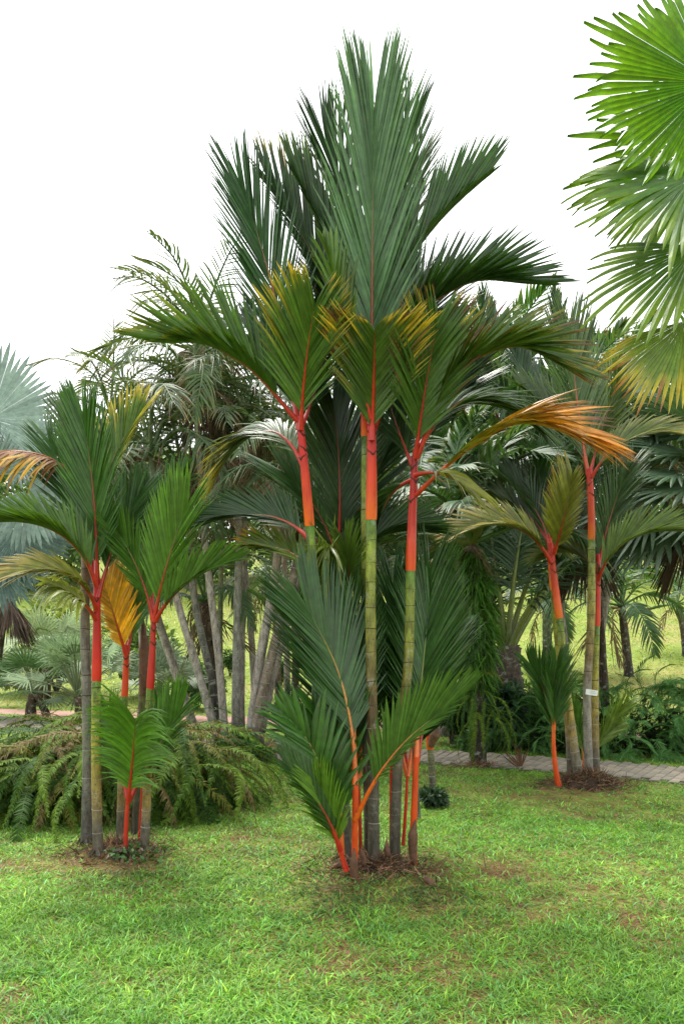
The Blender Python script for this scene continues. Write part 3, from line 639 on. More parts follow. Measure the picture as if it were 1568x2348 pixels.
a11 = thing('lipstick_palm_shoot', 'thin red shoot with narrow upright leaves between the left and front centre trunks', 'palm', base(826, 1935, 5.45), gc)
trunk(a11, [(826, 1940, 5.45), (824, 1860, 5.45), (822, 1790, 5.45)], .014, .01, [(0, (.3, .02, .012)), (.4, (.5, .04, .014)), (1, (.6, .07, .014))], 0, 'shaft', name='sheath')
frond(a11, [(822, 1800, 5.45), (800, 1640, 5.5), (765, 1500, 5.6)], 190, nl=40, a=(36, 14), c0=DK, w=.03, t0=.2, rc=(ORG, (.3, .12, .02), MD))
frond(a11, [(822, 1800, 5.45), (832, 1630, 5.55), (828, 1470, 5.6)], 170, nl=40, a=(34, 14), c0=MD, w=.03, t0=.2, rc=(ORG, (.3, .12, .02), MD))
frond(a11, [(822, 1805, 5.42), (790, 1730, 5.3), (752, 1660, 5.25)], 130, nl=30, a=(40, 14), c0=(.035, .11, .028), w=.028, t0=.2, rc=(ORG, (.3, .12, .02), MD))
a12 = thing('lipstick_palm_shoot', 'thin red shoot behind the right centre trunk, half hidden by its leaves', 'palm', base(925, 1900, 5.7), gc)
trunk(a12, [(926, 1905, 5.7), (930, 1840, 5.7), (934, 1770, 5.7)], .013, .01, [(0, (.3, .02, .012)), (.4, (.46, .03, .014)), (1, (.55, .05, .014))], 0, 'shaft', name='sheath')
frond(a12, [(934, 1780, 5.7), (950, 1600, 5.8), (945, 1460, 5.85)], 180, nl=40, a=(36, 14), c0=DK, w=.03, t0=.2, rc=(ORG, (.3, .12, .02), MD))
frond(a12, [(934, 1780, 5.7), (900, 1620, 5.8), (885, 1480, 5.85)], 160, nl=40, a=(36, 14), c0=MD, w=.03, t0=.2, rc=(ORG, (.3, .12, .02), MD))
frond(a11, [(822, 1800, 5.5), (765, 1610, 5.6), (690, 1460, 5.7)], 220, nl=44, a=(38, 14), c0=DK, w=.032, t0=.2)
frond(a11, [(822, 1800, 5.5), (800, 1560, 5.65), (740, 1400, 5.75)], 230, nl=44, a=(38, 14), c0=(.02, .065, .03), w=.032, t0=.2)
frond(a12, [(934, 1780, 5.75), (975, 1620, 5.8), (1020, 1490, 5.9)], 200, nl=44, a=(38, 14), c0=DK, w=.032, t0=.2)
frond(a12, [(934, 1780, 5.75), (925, 1560, 5.9), (940, 1390, 6.0)], 230, nl=44, a=(38, 14), c0=(.02, .065, .03), w=.032, t0=.2)
for q in ([(851, 965, 5.35), (800, 780, 5.5), (735, 640, 5.6)], [(853, 965, 5.3), (900, 780, 5.35), (955, 640, 5.4)]):
    frond(a2, q, 190, nl=40, a=(36, 12), c0=DK, w=.032, t0=.2)
frond(a1, [(684, 975, 5.3), (640, 850, 5.4), (575, 770, 5.5)], 180, nl=40, a=(38, 14), c0=DK, w=.032, t0=.2)
frond(a3, [(953, 1040, 5.35), (1000, 960, 5.5), (1075, 880, 5.6)], 170, nl=40, a=(40, 14), c0=MD, w=.032, t0=.2)
frond(a3, [(951, 1100, 5.4), (900, 1130, 5.6), (850, 1250, 5.7)], 150, N=(0, -.6, .8), nl=36, a=(42, 14), c0=DK, w=.03, t0=.2, droop=.2)

def roots(root, px, py, d, r, n, h=.05):
    for k in range(n):
        a = k/n*6.283+random.gauss(0, .25); b = P(px, py, d)*np.array([1, 1, 0])-org(root)*np.array([1, 1, 0])
        dv = np.array([math.cos(a), math.sin(a), 0]); l = random.uniform(.03, .075)
        v, f, c = tube([b+dv*r*.7+np.array([0, 0, h*random.uniform(.6, 1.5)]), b+dv*(r+l*.4)+np.array([0, 0, h*.5]), b+dv*(r+l)+np.array([0, 0, -.01])],
                       [(0, .008), (1, .005)], [(0, (.07, .05, .035)), (1, (.05, .035, .025))], 6, 6, .2)
        link('root', mesh_np('root', v, f, c, M['bark']), root)
roots(a2, 857, 1985, 5.2, .045, 9); roots(a3, 905, 1970, 5.3, .045, 8); roots(a1, 797, 1950, 5.35, .042, 8); roots(a2b, 848, 1960, 5.5, .04, 6)
husk(a3, [(893, 1985, 5.22), (888, 1955, 5.24), (886, 1925, 5.27)], .014)
husk(a2, [(838, 1992, 5.12), (833, 1968, 5.13), (826, 1945, 5.14)], .012)
husk(a1, [(783, 1995, 5.2), (775, 1985, 5.15), (760, 1990, 5.1)], .013)

# ---- left clump
gl = 'lipstick palms of the left clump'
b2 = thing('lipstick_palm', 'tallest lipstick palm of the left clump, yellow-green cane under a red shaft', 'palm', base(226, 1965, 5.5), gl)
trunk(b2, [(227, 1968, 5.5), (224, 1800, 5.5), (222, 1558, 5.5)], .036, .031, CANE2, 11)
shaft(b2, [(222, 1561, 5.5), (223, 1440, 5.48), (223, 1310, 5.46)], .033, .024, col=[(0, (.55, .03, .012)), (.3, (.52, .02, .014)), (1, (.42, .016, .016))], seams=2)
frond(b2, [(223, 1330, 5.45), (214, 1120, 5.35), (190, 945, 5.25)], 185, nl=52, a=(38, 10), fold=(14, 14), c0=(.045, .135, .036), w=.034, t0=.1, droop=.0, rc=(RED, (.25, .025, .02), (.07, .1, .03)))
frond(b2, [(222, 1345, 5.4), (140, 1225, 5.2), (-30, 1195, 5.0)], 130, N=(.2, -.5, .8), nl=44, a=(44, 8), fold=(26, 30), c0=(.055, .14, .025), w=.03, t0=.14, droop=.05)
frond(b2, [(222, 1400, 5.4), (170, 1325, 5.2), (0, 1320, 5.0)], 130, N=(.1, -.5, .9), nl=38, a=(44, 10), fold=(5, 5), c0=(.16, .2, .035), c1=(.4, .33, .1), ys=.4, yt=(.1, .6), w=.03, t0=.16, droop=.25, brown=.2)
frond(b2, [(226, 1370, 5.45), (265, 1245, 5.5), (320, 1130, 5.6)], 150, nl=40, a=(42, 14), c0=MD, w=.03, t0=.25)
frond(b2, [(222, 1320, 5.5), (250, 1080, 5.7), (330, 930, 5.8)], 160, N=(-.3, -.9, .3), nl=40, a=(44, 14), c0=(.08, .17, .03), c1=(.45, .38, .05), ys=.55, yt=(.0, .6), w=.028, t0=.3, droop=.1)
frond(b2, [(222, 1340, 5.5), (170, 1150, 5.6), (110, 1000, 5.7)], 160, nl=40, a=(40, 14), c0=MD, w=.03, t0=.2)
frond(b2, [(220, 1420, 5.45), (175, 1370, 5.3), (110, 1340, 5.2)], 100, N=(.1, -.6, .8), nl=14, a=(50, 14), c0=(.25, .33, .1), w=.04, t0=.3, droop=.75, label='limp pale frond hanging down')
b1 = thing('lipstick_palm', 'dull grey cane leftmost in the left clump', 'palm', base(199, 1940, 5.8), gl)
trunk(b1, [(199, 1945, 5.8), (201, 1700, 5.8), (197, 1450, 5.8), (197, 1275, 5.8)], .04, .031, GREY, 13)
shaft(b1, [(197, 1278, 5.8), (197, 1230, 5.8), (198, 1190, 5.8)], .03, .022, col=[(0, (.2, .02, .015)), (1, (.4, .018, .018))], seams=1)
frond(b1, [(197, 1210, 5.8), (140, 1065, 5.6), (40, 1035, 5.4), (-60, 1060, 5.3)], 120, N=(.1, -.5, .9), nl=30, a=(46, 16), fold=(-10, -10), c0=(.2, .1, .045), c1=(.5, .3, .04), ys=.35, yt=(0, .2), w=.035, t0=.42, droop=.6, brown=.35, mat='dry', rc=(RED, (.3, .09, .03), (.3, .1, .04)), label='dead rusty orange frond')
frond(b1, [(198, 1200, 5.85), (230, 1060, 6.0), (290, 970, 6.1)], 150, nl=36, a=(42, 14), c0=MD, w=.03, t0=.2)
frond(b1, [(198, 1200, 5.85), (180, 1040, 6.0), (150, 930, 6.1)], 140, nl=36, a=(42, 14), c0=GY, w=.03, t0=.2)
b3 = thing('lipstick_palm', 'left-clump lipstick palm holding a golden orange frond', 'palm', base(282, 1890, 5.9), gl)
trunk(b3, [(277, 1895, 5.9), (281, 1740, 5.9), (286, 1597, 5.9)], .032, .025, CANE2, 8)
shaft(b3, [(286, 1600, 5.9), (289, 1540, 5.9), (291, 1480, 5.88)], .025, .021, col=[(0, (.62, .07, .012)), (1, (.5, .03, .014))], seams=2)
frond(b3, [(289, 1500, 5.8), (262, 1410, 5.7), (237, 1330, 5.65)], 130, N=(.2, -1, .1), nl=34, a=(46, 30), fold=(10, 10), fac=(.35, 1), c0=(.50, .31, .03), c1=(.45, .24, .03), ys=.5, w=.03, t0=.12, rc=(RED, (.3, .05, .02), (.4, .2, .02)), prof=((0, .7), (.3, 1), (.7, 1), (1, .7)), label='golden orange frond')
frond(b3, [(292, 1500, 5.9), (310, 1420, 6.0), (335, 1340, 6.1)], 110, nl=30, a=(42, 14), c0=BR, w=.028, t0=.2)
frond(b3, [(292, 1500, 5.95), (290, 1420, 6.1), (300, 1350, 6.2)], 120, nl=30, a=(42, 14), c0=OL, c1=YL, ys=.6, w=.028, t0=.2)
b4 = thing('lipstick_palm', 'lipstick palm rightmost in the left clump, red shaft forking into three fronds', 'palm', base(331, 1945, 5.55), gl)
trunk(b4, [(331, 1948, 5.55), (336, 1780, 5.55), (345, 1578, 5.55)], .033, .027, CANE2, 12)
shaft(b4, [(345, 1581, 5.55), (350, 1490, 5.54), (354, 1405, 5.53)], .027, .019, col=[(0, (.45, .02, .012)), (1, (.5, .03, .02))], seams=2)
frond(b4, [(354, 1420, 5.5), (385, 1290, 5.4), (432, 1150, 5.3)], 165, N=(-.2, -1, .1), nl=46, a=(40, 16), fold=(10, 18), c0=(.07, .19, .028), w=.032, t0=.16, droop=.0)
frond(b4, [(352, 1425, 5.5), (318, 1310, 5.45), (262, 1205, 5.4)], 120, N=(.3, -1, .2), nl=40, a=(42, 14), c0=(.05, .14, .025), w=.028, t0=.2)
frond(b4, [(357, 1425, 5.5), (425, 1340, 5.3), (535, 1285, 5.15)], 120, N=(-.5, -.7, .5), nl=40, a=(42, 10), fold=(30, 26), c0=(.055, .15, .026), w=.028, t0=.2)
frond(b4, [(353, 1410, 5.6), (360, 1250, 5.8), (420, 1090, 5.8)], 140, N=(-.4, -.8, .4), nl=40, a=(42, 10), fold=(22, 30), c0=(.035, .11, .03), w=.03, t0=.25, droop=.05)
frond(b4, [(352, 1410, 5.6), (330, 1230, 5.8), (345, 1110, 5.9)], 140, nl=38, a=(40, 14), c0=MD, w=.03, t0=.2)
b5 = thing('lipstick_palm', 'left-clump cane with a dry brown sheath peeling at its top, behind the forked one', 'palm', base(318, 1895, 6.1), gl)
trunk(b5, [(313, 1900, 6.1), (322, 1750, 6.1), (331, 1500, 6.1)], .034, .026, [(0, (.06, .05, .04)), (.5, (.12, .11, .05)), (1, (.15, .14, .03))], 9, pale_below=0)
husk(b5, [(331, 1590, 6.08), (332, 1500, 6.07), (328, 1420, 6.1)], .036, open_=1.1)
b6 = thing('lipstick_palm_shoot', 'red-stemmed shoot with bright green fan of leaves at front of the left clump', 'palm', base(290, 1935, 5.45), gl)
trunk(b6, [(289, 1945, 5.45), (290, 1890, 5.45), (294, 1830, 5.45)], .017, .013, [(0, (.15, .05, .03)), (.3, (.45, .03, .015)), (1, (.55, .04, .015))], 0, 'shaft', name='sheath')
frond(b6, [(294, 1840, 5.44), (305, 1740, 5.35), (311, 1640, 5.2)], 185, N=(0, -1, .5), nl=36, a=(56, 34), fold=(14, 14), c0=(.075, .21, .026), w=.026, t0=.14, droop=.42, rc=(RED, (.35, .03, .015), (.15, .1, .02)), prof=((0, .5), (.3, .9), (.7, 1), (1, .9)))
frond(b6, [(294, 1840, 5.48), (360, 1720, 5.5), (420, 1620, 5.45)], 150, N=(-.4, -.9, .3), nl=38, a=(42, 16), fold=(20, 20), c0=(.055, .16, .026), w=.028, t0=.2)
frond(b6, [(293, 1830, 5.5), (272, 1730, 5.55), (250, 1620, 5.6)], 110, nl=34, a=(40, 16), c0=(.06, .17, .026), w=.028, t0=.2)
b7 = thing('lipstick_palm_shoot', 'thin red sprig beside the rightmost cane of the left clump', 'palm', base(321, 1910, 5.8), gl)
trunk(b7, [(321, 1915, 5.8), (324, 1850, 5.8), (327, 1790, 5.8)], .012, .008, [(0, (.45, .03, .015)), (1, (.45, .06, .02))], 0, 'shaft', name='sheath')
frond(b7, [(326, 1800, 5.8), (355, 1700, 5.9), (380, 1610, 5.95)], 110, nl=34, a=(40, 16), c0=(.05, .15, .026), w=.026, t0=.15)

# ---- right clump
gr = 'lipstick palms of the right clump'
roots(b2, 227, 1968, 5.5, .037, 7); roots(b4, 331, 1948, 5.55, .034, 7); roots(b1, 199, 1945, 5.8, .04, 7)
c1 = thing('lipstick_palm', 'leaning yellow-caned lipstick palm in front of the right clump', 'palm', base(1327, 1800, 8.1), gr)
trunk(c1, [(1328, 1800, 8.1), (1312, 1680, 8.1), (1296, 1540, 8.1), (1282, 1415, 8.1)], .05, .036, CANE2, 13)
shaft(c1, [(1282, 1418, 8.1), (1270, 1330, 8.1), (1262, 1245, 8.1)], .04, .032, col=[(0, (.62, .14, .012)), (.3, (.6, .07, .014)), (1, (.5, .03, .018))], seams=2)
frond(c1, [(1268, 1270, 8.0), (1292, 1190, 7.8), (1312, 1085, 7.7)], 115, N=(-.2, -1, .1), nl=36, a=(46, 22), fold=(10, 24), fac=(1, .6), c0=(.14, .17, .025), c1=OR, ys=.85, w=.04, t0=.12, brown=.2, rr=.018)
frond(c1, [(1262, 1290, 8.0), (1195, 1215, 7.8), (1040, 1225, 7.6)], 120, N=(.1, -.5, .8), nl=42, a=(44, 10), fold=(12, 20), c0=(.15, .19, .07), c1=(.42, .37, .2), ys=.5, yt=(.1, .5), w=.034, t0=.14, droop=.1, brown=.3, rr=.016)
frond(c1, [(1260, 1260, 8.15), (1220, 1160, 8.3), (1150, 1085, 8.4)], 120, N=(.3, -.9, .3), nl=40, a=(46, 16), c0=(.03, .075, .035), w=.036, t0=.15)
frond(c1, [(1264, 1260, 8.2), (1240, 1130, 8.4), (1230, 1020, 8.5)], 110, nl=38, a=(42, 16), c0=MD, w=.036, t0=.15)
c1b = thing('lipstick_palm', 'lipstick palm stem crossing behind the leaning yellow cane of the right clump', 'palm', base(1305, 1778, 8.35), gr)
trunk(c1b, [(1309, 1780, 8.4), (1294, 1600, 8.4), (1276, 1450, 8.35), (1268, 1350, 8.3)], .042, .033, CANE2, 13)
shaft(c1b, [(1268, 1353, 8.3), (1262, 1290, 8.3), (1260, 1235, 8.3)], .035, .028, col=[(0, (.62, .16, .015)), (1, (.6, .07, .015))], seams=1)
frond(c1b, [(1260, 1250, 8.35), (1300, 1150, 8.6), (1360, 1080, 8.7)], 110, nl=36, a=(42, 16), c0=MD, w=.036, t0=.15)
frond(c1b, [(1260, 1250, 8.35), (1175, 1160, 8.6), (1090, 1130, 8.7)], 110, N=(.2, -.7, .6), nl=36, a=(42, 16), c0=GY, w=.036, t0=.15)
c2 = thing('lipstick_palm', 'tallest lipstick palm of the right clump, grey cane carrying the white tag', 'palm', base(1352, 1785, 8.2), gr)
trunk(c2, [(1350, 1787, 8.2), (1349, 1600, 8.2), (1353, 1400, 8.2), (1355, 1236, 8.2)], .045, .037, [(0, (.18, .165, .14)), (.4, (.24, .22, .18)), (.52, (.2, .13, .06)), (.7, (.28, .24, .05)), (1, (.13, .2, .03))], 17)
shaft(c2, [(1355, 1240, 8.2), (1354, 1150, 8.18), (1349, 1075, 8.18)], .037, .034, col=[(0, (.66, .17, .012)), (.3, (.6, .08, .02)), (1, (.5, .04, .03))], seams=2)
frond(c2, [(1348, 1090, 8.2), (1322, 920, 8.3), (1305, 745, 8.3)], 180, nl=46, a=(40, 10), fold=(14, 14), c0=(.075, .15, .08), w=.045, t0=.1, droop=0, rc=((.5, .08, .04), (.45, .1, .05), GY), rr=.018)
frond(c2, [(1352, 1090, 8.25), (1390, 950, 8.4), (1440, 830, 8.5)], 150, nl=40, a=(42, 14), c0=(.09, .16, .05), c1=(.4, .36, .1), ys=.6, w=.04, t0=.15)
frond(c2, [(1356, 1095, 8.15), (1420, 1020, 8.0), (1540, 990, 7.8)], 120, N=(-.1, -.5, .8), nl=40, a=(42, 12), fold=(14, 10), c0=(.10, .16, .06), c1=(.42, .38, .18), ys=.5, w=.034, t0=.15, droop=.2)
frond(c2, [(1350, 1090, 8.3), (1280, 960, 8.6), (1200, 890, 8.7)], 130, N=(.2, -.8, .5), nl=40, a=(42, 14), c0=(.06, .12, .06), w=.038, t0=.15)
c3 = thing('lipstick_palm', 'lipstick palm rightmost in the right clump, lower orange-red shaft', 'palm', base(1368, 1782, 8.25), gr)
trunk(c3, [(1366, 1782, 8.3), (1366, 1600, 8.3), (1367, 1433, 8.3)], .042, .033, CANE2, 12)
shaft(c3, [(1367, 1436, 8.3), (1369, 1360, 8.3), (1370, 1270, 8.3)], .036, .027, col=[(0, (.6, .06, .02)), (1, (.5, .03, .025))], seams=2)
frond(c3, [(1371, 1330, 8.25), (1430, 1245, 8.0), (1565, 1215, 7.8)], 115, N=(-.2, -.5, .8), nl=42, a=(42, 10), fold=(26, 12), c0=(.10, .18, .07), w=.034, t0=.14, droop=.06, rr=.014)
frond(c3, [(1371, 1300, 8.3), (1400, 1180, 8.4), (1445, 1060, 8.5)], 120, N=(-.1, -1, .2), nl=40, a=(42, 14), c0=(.05, .115, .055), w=.038, t0=.1)
frond(c3, [(1370, 1310, 8.4), (1385, 1150, 8.6), (1395, 1050, 8.7)], 110, nl=36, a=(42, 14), c0=MD, w=.036, t0=.15)
frond(c3, [(1370, 1320, 8.35), (1320, 1270, 8.5), (1235, 1280, 8.5)], 90, N=(0, -.5, .9), nl=34, a=(44, 14), c0=(.09, .14, .04), w=.03, t0=.15, droop=.2)
c4 = thing('lipstick_palm_shoot', 'young orange-stemmed lipstick palm at the left foot of the right clump', 'palm', base(1281, 1808, 8.0), gr)
trunk(c4, [(1282, 1812, 8.0), (1272, 1760, 8.0), (1268, 1690, 8.0)], .031, .02, [(0, (.62, .07, .012)), (1, (.66, .1, .012))], 0, 'shaft', name='sheath')
frond(c4, [(1268, 1700, 8.0), (1258, 1620, 8.0), (1215, 1520, 8.0)], 110, nl=42, a=(36, 14), c0=(.035, .11, .028), w=.036, t0=.16, rc=(ORG, (.5, .12, .02), MD))
frond(c4, [(1268, 1700, 8.0), (1274, 1600, 8.0), (1276, 1520, 8.05)], 110, nl=40, a=(34, 14), c0=(.045, .13, .028), w=.036, t0=.2, rc=(ORG, (.5, .12, .02), MD))
c5 = thing('lipstick_palm_shoot', 'low spiky green shoot behind the trunks of the right clump', 'palm', base(1340, 1765, 8.7), gr)
frond(c5, [(1338, 1770, 8.7), (1328, 1690, 8.7), (1300, 1610, 8.7)], 70, nl=22, a=(36, 14), c0=BR, w=.036, t0=.3, rc=(ORG, GRN, MD))
frond(c5, [(1345, 1770, 8.7), (1385, 1680, 8.7), (1435, 1610, 8.7)], 80, nl=22, a=(36, 14), c0=(.12, .22, .04), w=.036, t0=.3, rc=(ORG, GRN, MD))
frond(c5, [(1350, 1770, 8.7), (1375, 1700, 8.7), (1420, 1660, 8.6)], 60, nl=16, a=(36, 14), c0=(.14, .24, .08), w=.036, t0=.4, rc=(ORG, GRN, MD))

# ---- white plant tag
def plant_tag():
    d = 8.1; o = P(1352, 1587, d); root = thing('plant_tag', 'small white printed name tag wired to a grey palm cane', 'sign', o-np.array([0, .05, 0]))
    w, h, t = .060, .028, .003
    V = [(x*w, y*t, z*h) for x in (-1, 1) for y in (-1, 1) for z in (-1, 1)]
    F = [(0, 1, 3, 2), (4, 6, 7, 5), (0, 4, 5, 1), (2, 3, 7, 6), (0, 2, 6, 4), (1, 5, 7, 3)]
    p = link('plate', mesh_np('plate', V, np.array(F), None, plain('tag_white', (.75, .77, .77), .4, .05), False), root)
    ink = plain('tag_ink', (.22, .24, .25), .6)
    for x0, x1, z, hh in ((-.016, .028, .013, .0035), (-.016, .05, .002, .0017), (-.016, .046, -.005, .0017), (-.016, .04, -.012, .0017)):
        V = [(x0, -.006, z), (x1, -.006, z), (x1, -.006, z+hh), (x0, -.006, z+hh)]
        link('printed_line', mesh_np('printed_line', V, np.array([[0, 1, 2, 3]]), None, ink, False), p)
    root.rotation_euler = (0, R(9), 0)
plant_tag()
# ---------------------------------------------------------------- background leaf templates (shared meshes)
TPL = {}
def tpl(name, pts, L, mat='far', rr=.012, rc=None, **kw):
    v, f, c = frond_np(np.array(pts, float), L, (0, 0, 1), **kw)
    c0 = kw.get('c0', MD); rc = rc or tuple(np.array(c0)*1.6+np.array([.03, .03, .01]))
    tb = tube(np.array(pts, float), [(0, rr*1.6), (.3, rr), (1, rr*.2)], [(0, rc), (1, tuple(c0))], 14, 5)
    TPL[name] = mesh_np('frond', *join([(v, f, c), tb]), M[mat])
ARCH = [(0, 0, 0), (.42, 0, .20), (.78, 0, .16), (1, 0, -.02)]
DROOP = [(0, 0, 0), (.38, 0, .16), (.72, 0, .02), (.92, 0, -.30)]
STIFF = [(0, 0, 0), (.5, 0, .09), (1, 0, .10)]
HANG = [(0, 0, 0), (.22, 0, -.05), (.36, 0, -.4), (.38, 0, -.85)]
for i in range(3):
    g2 = [(.06, .11, .04), (.075, .135, .045), (.095, .14, .065)][i]
    tpl('airy%d' % i, ARCH, .26, nl=30, a=(66, 30), fold=(10, 10), w=.019, droop=.45, c0=g2, t0=.14, K=5, miss=.12, c1=(.34, .27, .1), ys=.75, brown=.2, tear=.15)
    tpl('airyd%d' % i, DROOP, .26, nl=30, a=(66, 30), fold=(0, 0), w=.019, droop=.6, c0=g2, t0=.14, K=5, miss=.18, c1=(.36, .27, .12), ys=.7, brown=.3, tear=.2, jit=2)
    g = [(.045, .11, .03), (.06, .145, .04), (.08, .16, .06)][i]
    tpl('arch%d' % i, ARCH, .27, nl=34, a=(62, 26), fold=(14, 14), w=.030, droop=.3, c0=g, t0=.16, K=5, miss=.06, c1=(.3, .22, .06), ys=.8, brown=.12, tear=.1)
    tpl('droop%d' % i, DROOP, .28, nl=34, a=(64, 28), fold=(4, 4), w=.030, droop=.45, c0=g, t0=.16, K=5, miss=.1, c1=(.35, .25, .08), ys=.8, brown=.2, tear=.15)
    tpl('stiff%d' % i, STIFF, .30, nl=38, a=(46, 14), fold=(20, 20), w=.028, droop=.1, c0=[DK, MD, GY][i], t0=.14, K=5)
    tpl('dead%d' % i, HANG, .22, mat='dry', nl=26, a=(48, 14), fold=(-10, -10), w=.022, droop=.8, c0=[(.16, .11, .075), (.22, .16, .11), (.10, .065, .045)][i], t0=.1, K=5, miss=.25, jit=3, tear=.3)
    tpl('fern%d' % i, [(0, 0, 0), (.38, 0, .2), (.75, 0, .1), (1, 0, -.22)], .060, mat='fern', nl=62, jit=2.2, a=(76, 48), fold=(6, 6), w=.0135, droop=.25, twist=10, t0=.08, K=4, rr=.005,
        c0=[(.055, .13, .02), (.09, .175, .024), (.03, .085, .018)][i], prof=((0, .6), (.2, 1), (.7, .85), (1, .2)), wprof=[.9, 1, .9, .6, .1], miss=.04)
    tpl('fernb%d' % i, [(0, 0, 0), (.38, 0, .18), (.75, 0, .08), (1, 0, -.25)], .060, mat='fern', nl=54, a=(76, 46), fold=(-4, -4), w=.013, droop=.5, twist=18, t0=.06, K=4, rr=.005, rc=(.2, .1, .05), jit=2,
        c0=[(.17, .15, .10), (.10, .08, .05), (.13, .16, .045)][i], prof=((0, .6), (.2, 1), (.7, .85), (1, .2)), wprof=[.9, 1, .9, .6, .1], miss=.15)
    tpl('feather%d' % i, DROOP, .22, mat='fern', nl=26, a=(58, 26), fold=(10, 10), w=.022, droop=.2, t0=.05, K=4, rr=.008,
        c0=[(.06, .18, .07), (.085, .23, .10), (.045, .14, .05)][i])
tpl('cycad', STIFF, .16, nl=44, a=(64, 40), fold=(20, 20), w=.018, droop=.05, c0=(.025, .065, .025), t0=.08, K=4, rr=.012)
tpl('oil', [(0, 0, 0), (.4, 0, .12), (.75, 0, .1), (1, 0, -.12)], .26, nl=44, a=(58, 24), fold=(14, 14), w=.026, droop=.35, c0=(.035, .085, .022), t0=.3, K=5, rr=.028, rc=(.14, .17, .03))
def place(root, key, loc, az, el=0., roll=0., sc=1., name='frond'):
    o = link(name, TPL[key], root, tuple(loc)); o.rotation_mode = 'QUATERNION'
    q = Matrix.Rotation(az, 4, 'Z')@Matrix.Rotation(-el, 4, 'Y')@Matrix.Rotation(roll, 4, 'X')
    o.rotation_quaternion = q.to_quaternion(); o.scale = (sc,)*3
    return o
def crown(root, hub, keys, n, ln, el=(10, 70), dead=0, deadkeys=('dead0', 'dead1', 'dead2'), azs=None, dl=.8):
    h = hub-org(root); a0 = random.random()*6.28
    for k in range(n):
        az = a0+k*2.39996+random.gauss(0, .15) if azs is None else R(random.uniform(*azs))
        e = el[0]+(el[1]-el[0])*((n-1-k)/max(1, n-1))**1.0+random.gauss(0, 5)
        key = random.choice(keys)
        place(root, key, h+np.array([0, 0, .03*(n-k)/n]), az, R(e), random.gauss(0, .25), ln*random.uniform(.85, 1.12))
    for k in range(dead):
        place(root, random.choice(deadkeys), h-np.array([0, 0, .05]), random.random()*6.28, R(random.uniform(-20, 15)), random.gauss(0, .4), ln*dl*random.uniform(.7, 1.1), 'dead_frond')
BARK = [(0, (.12, .10, .08)), (.12, (.27, .24, .21)), (.5, (.35, .31, .27)), (.8, (.29, .22, .16)), (1, (.22, .22, .14))]
BARKW = [(0, (.16, .14, .115)), (.2, (.33, .32, .28)), (.5, (.3, .3, .25)), (.8, (.22, .19, .13)), (1, (.2, .2, .12))]
BARKD = [(0, (.03, .025, .02)), (.4, (.07, .055, .04)), (1, (.09, .07, .05))]
def bgpalm(label, pts, r0, r1, bark=BARK, rings=22, keys=('airy0', 'airy1', 'airyd0', 'airyd1', 'airy2', 'airyd2'), n=10, ln=1.9, el=(-25, 55), dead=3, shaftcol=(.22, .27, .17), group='slender grey palms behind the fern bank', name='slender_palm', zfix=True, sh=.5):
    b = P(*pts[0])
    if zfix: b[2] = float(G(b[0], b[1]))
    root = thing(name, label, 'palm', b, group)
    trunk(root, pts, r0, r1, bark, rings, 'bark', pale_below=2, jit=.05)
    top = np.array(P(*pts[-1])); dirv = nrm(top-P(*pts[-2]))
    hub = top
    if sh:
        W = np.array([top-dirv*.02, top+dirv*sh*.5, top+dirv*sh])-org(root)
        v, f, c = tube(W, [(0, r1*1.25), (.3, r1*1.3), (1, r1*.7)], [(0, (.15, .17, .08)), (.3, shaftcol), (1, (.12, .18, .05))], 12, 10)
        link('crownshaft', mesh_np('crownshaft', v, f, c, M['rachis']), root); hub = top+dirv*sh*.9
    crown(root, hub, keys, n, ln, el, dead)
    return root
# ---- slender palms behind the fern bank
bgpalm('grey palm trunk leaning far left, leftmost of the leaning trunks behind the ferns', [(440, 1655, 12.2), (400, 1540, 12.2), (355, 1400, 12.2), (300, 1200, 12.2)], 0.074, 0.055, n=9, ln=1.64)
bgpalm('grey palm trunk leaning left, second of the trunks behind the ferns', [(500, 1700, 10.6), (450, 1530, 10.6), (405, 1370, 10.6), (360, 1120, 10.6)], 0.058, 0.043, n=10, ln=1.72, dead=6)
bgpalm('black-footed mossy palm trunk among the leaning trunks behind the ferns', [(512, 1702, 10.8), (478, 1530, 10.8), (450, 1400, 10.8), (430, 1180, 10.9)], 0.058, 0.043, bark=[(0, (.03, .03, .025)), (.25, (.06, .055, .045)), (.45, (.2, .2, .17)), (1, (.22, .19, .14))], n=9, ln=1.64, dead=5)
bgpalm('tall grey palm whose pale shaft tops the left background crowns', [(516, 1700, 10.5), (500, 1528, 10.5), (474, 1258, 10.5), (452, 960, 10.5)], 0.055, 0.039, n=11, ln=1.72, dead=6)
bgpalm('thin greenish ringed palm cane among the grey trunks', [(506, 1690, 11.2), (503, 1450, 11.2), (505, 1280, 11.2), (512, 1090, 11.2)], 0.041, 0.033, bark=[(0, (.12, .11, .08)), (.5, (.15, .17, .08)), (1, (.16, .2, .08))], n=9, ln=1.56, dead=4)
bgpalm('upright whitish lichen-spotted palm trunk behind the left background', [(541, 1690, 10.9), (545, 1500, 10.9), (549, 1250, 10.9), (560, 1050, 10.9)], 0.062, 0.045, bark=BARKW, n=10, ln=1.64, dead=6)
bgpalm('upright brown palm trunk just behind the whitish one', [(553, 1690, 11.4), (554, 1450, 11.4), (556, 1150, 11.4), (500, 930, 11.6)], 0.055, 0.039, n=11, ln=1.80, dead=7, sh=.4)
bgpalm('grey palm trunk leaning right, left one of the right-leaning pair', [(570, 1722, 10.3), (598, 1520, 10.3), (632, 1310, 10.3), (652, 1120, 10.3)], 0.069, 0.051, n=9, ln=1.56, dead=6)
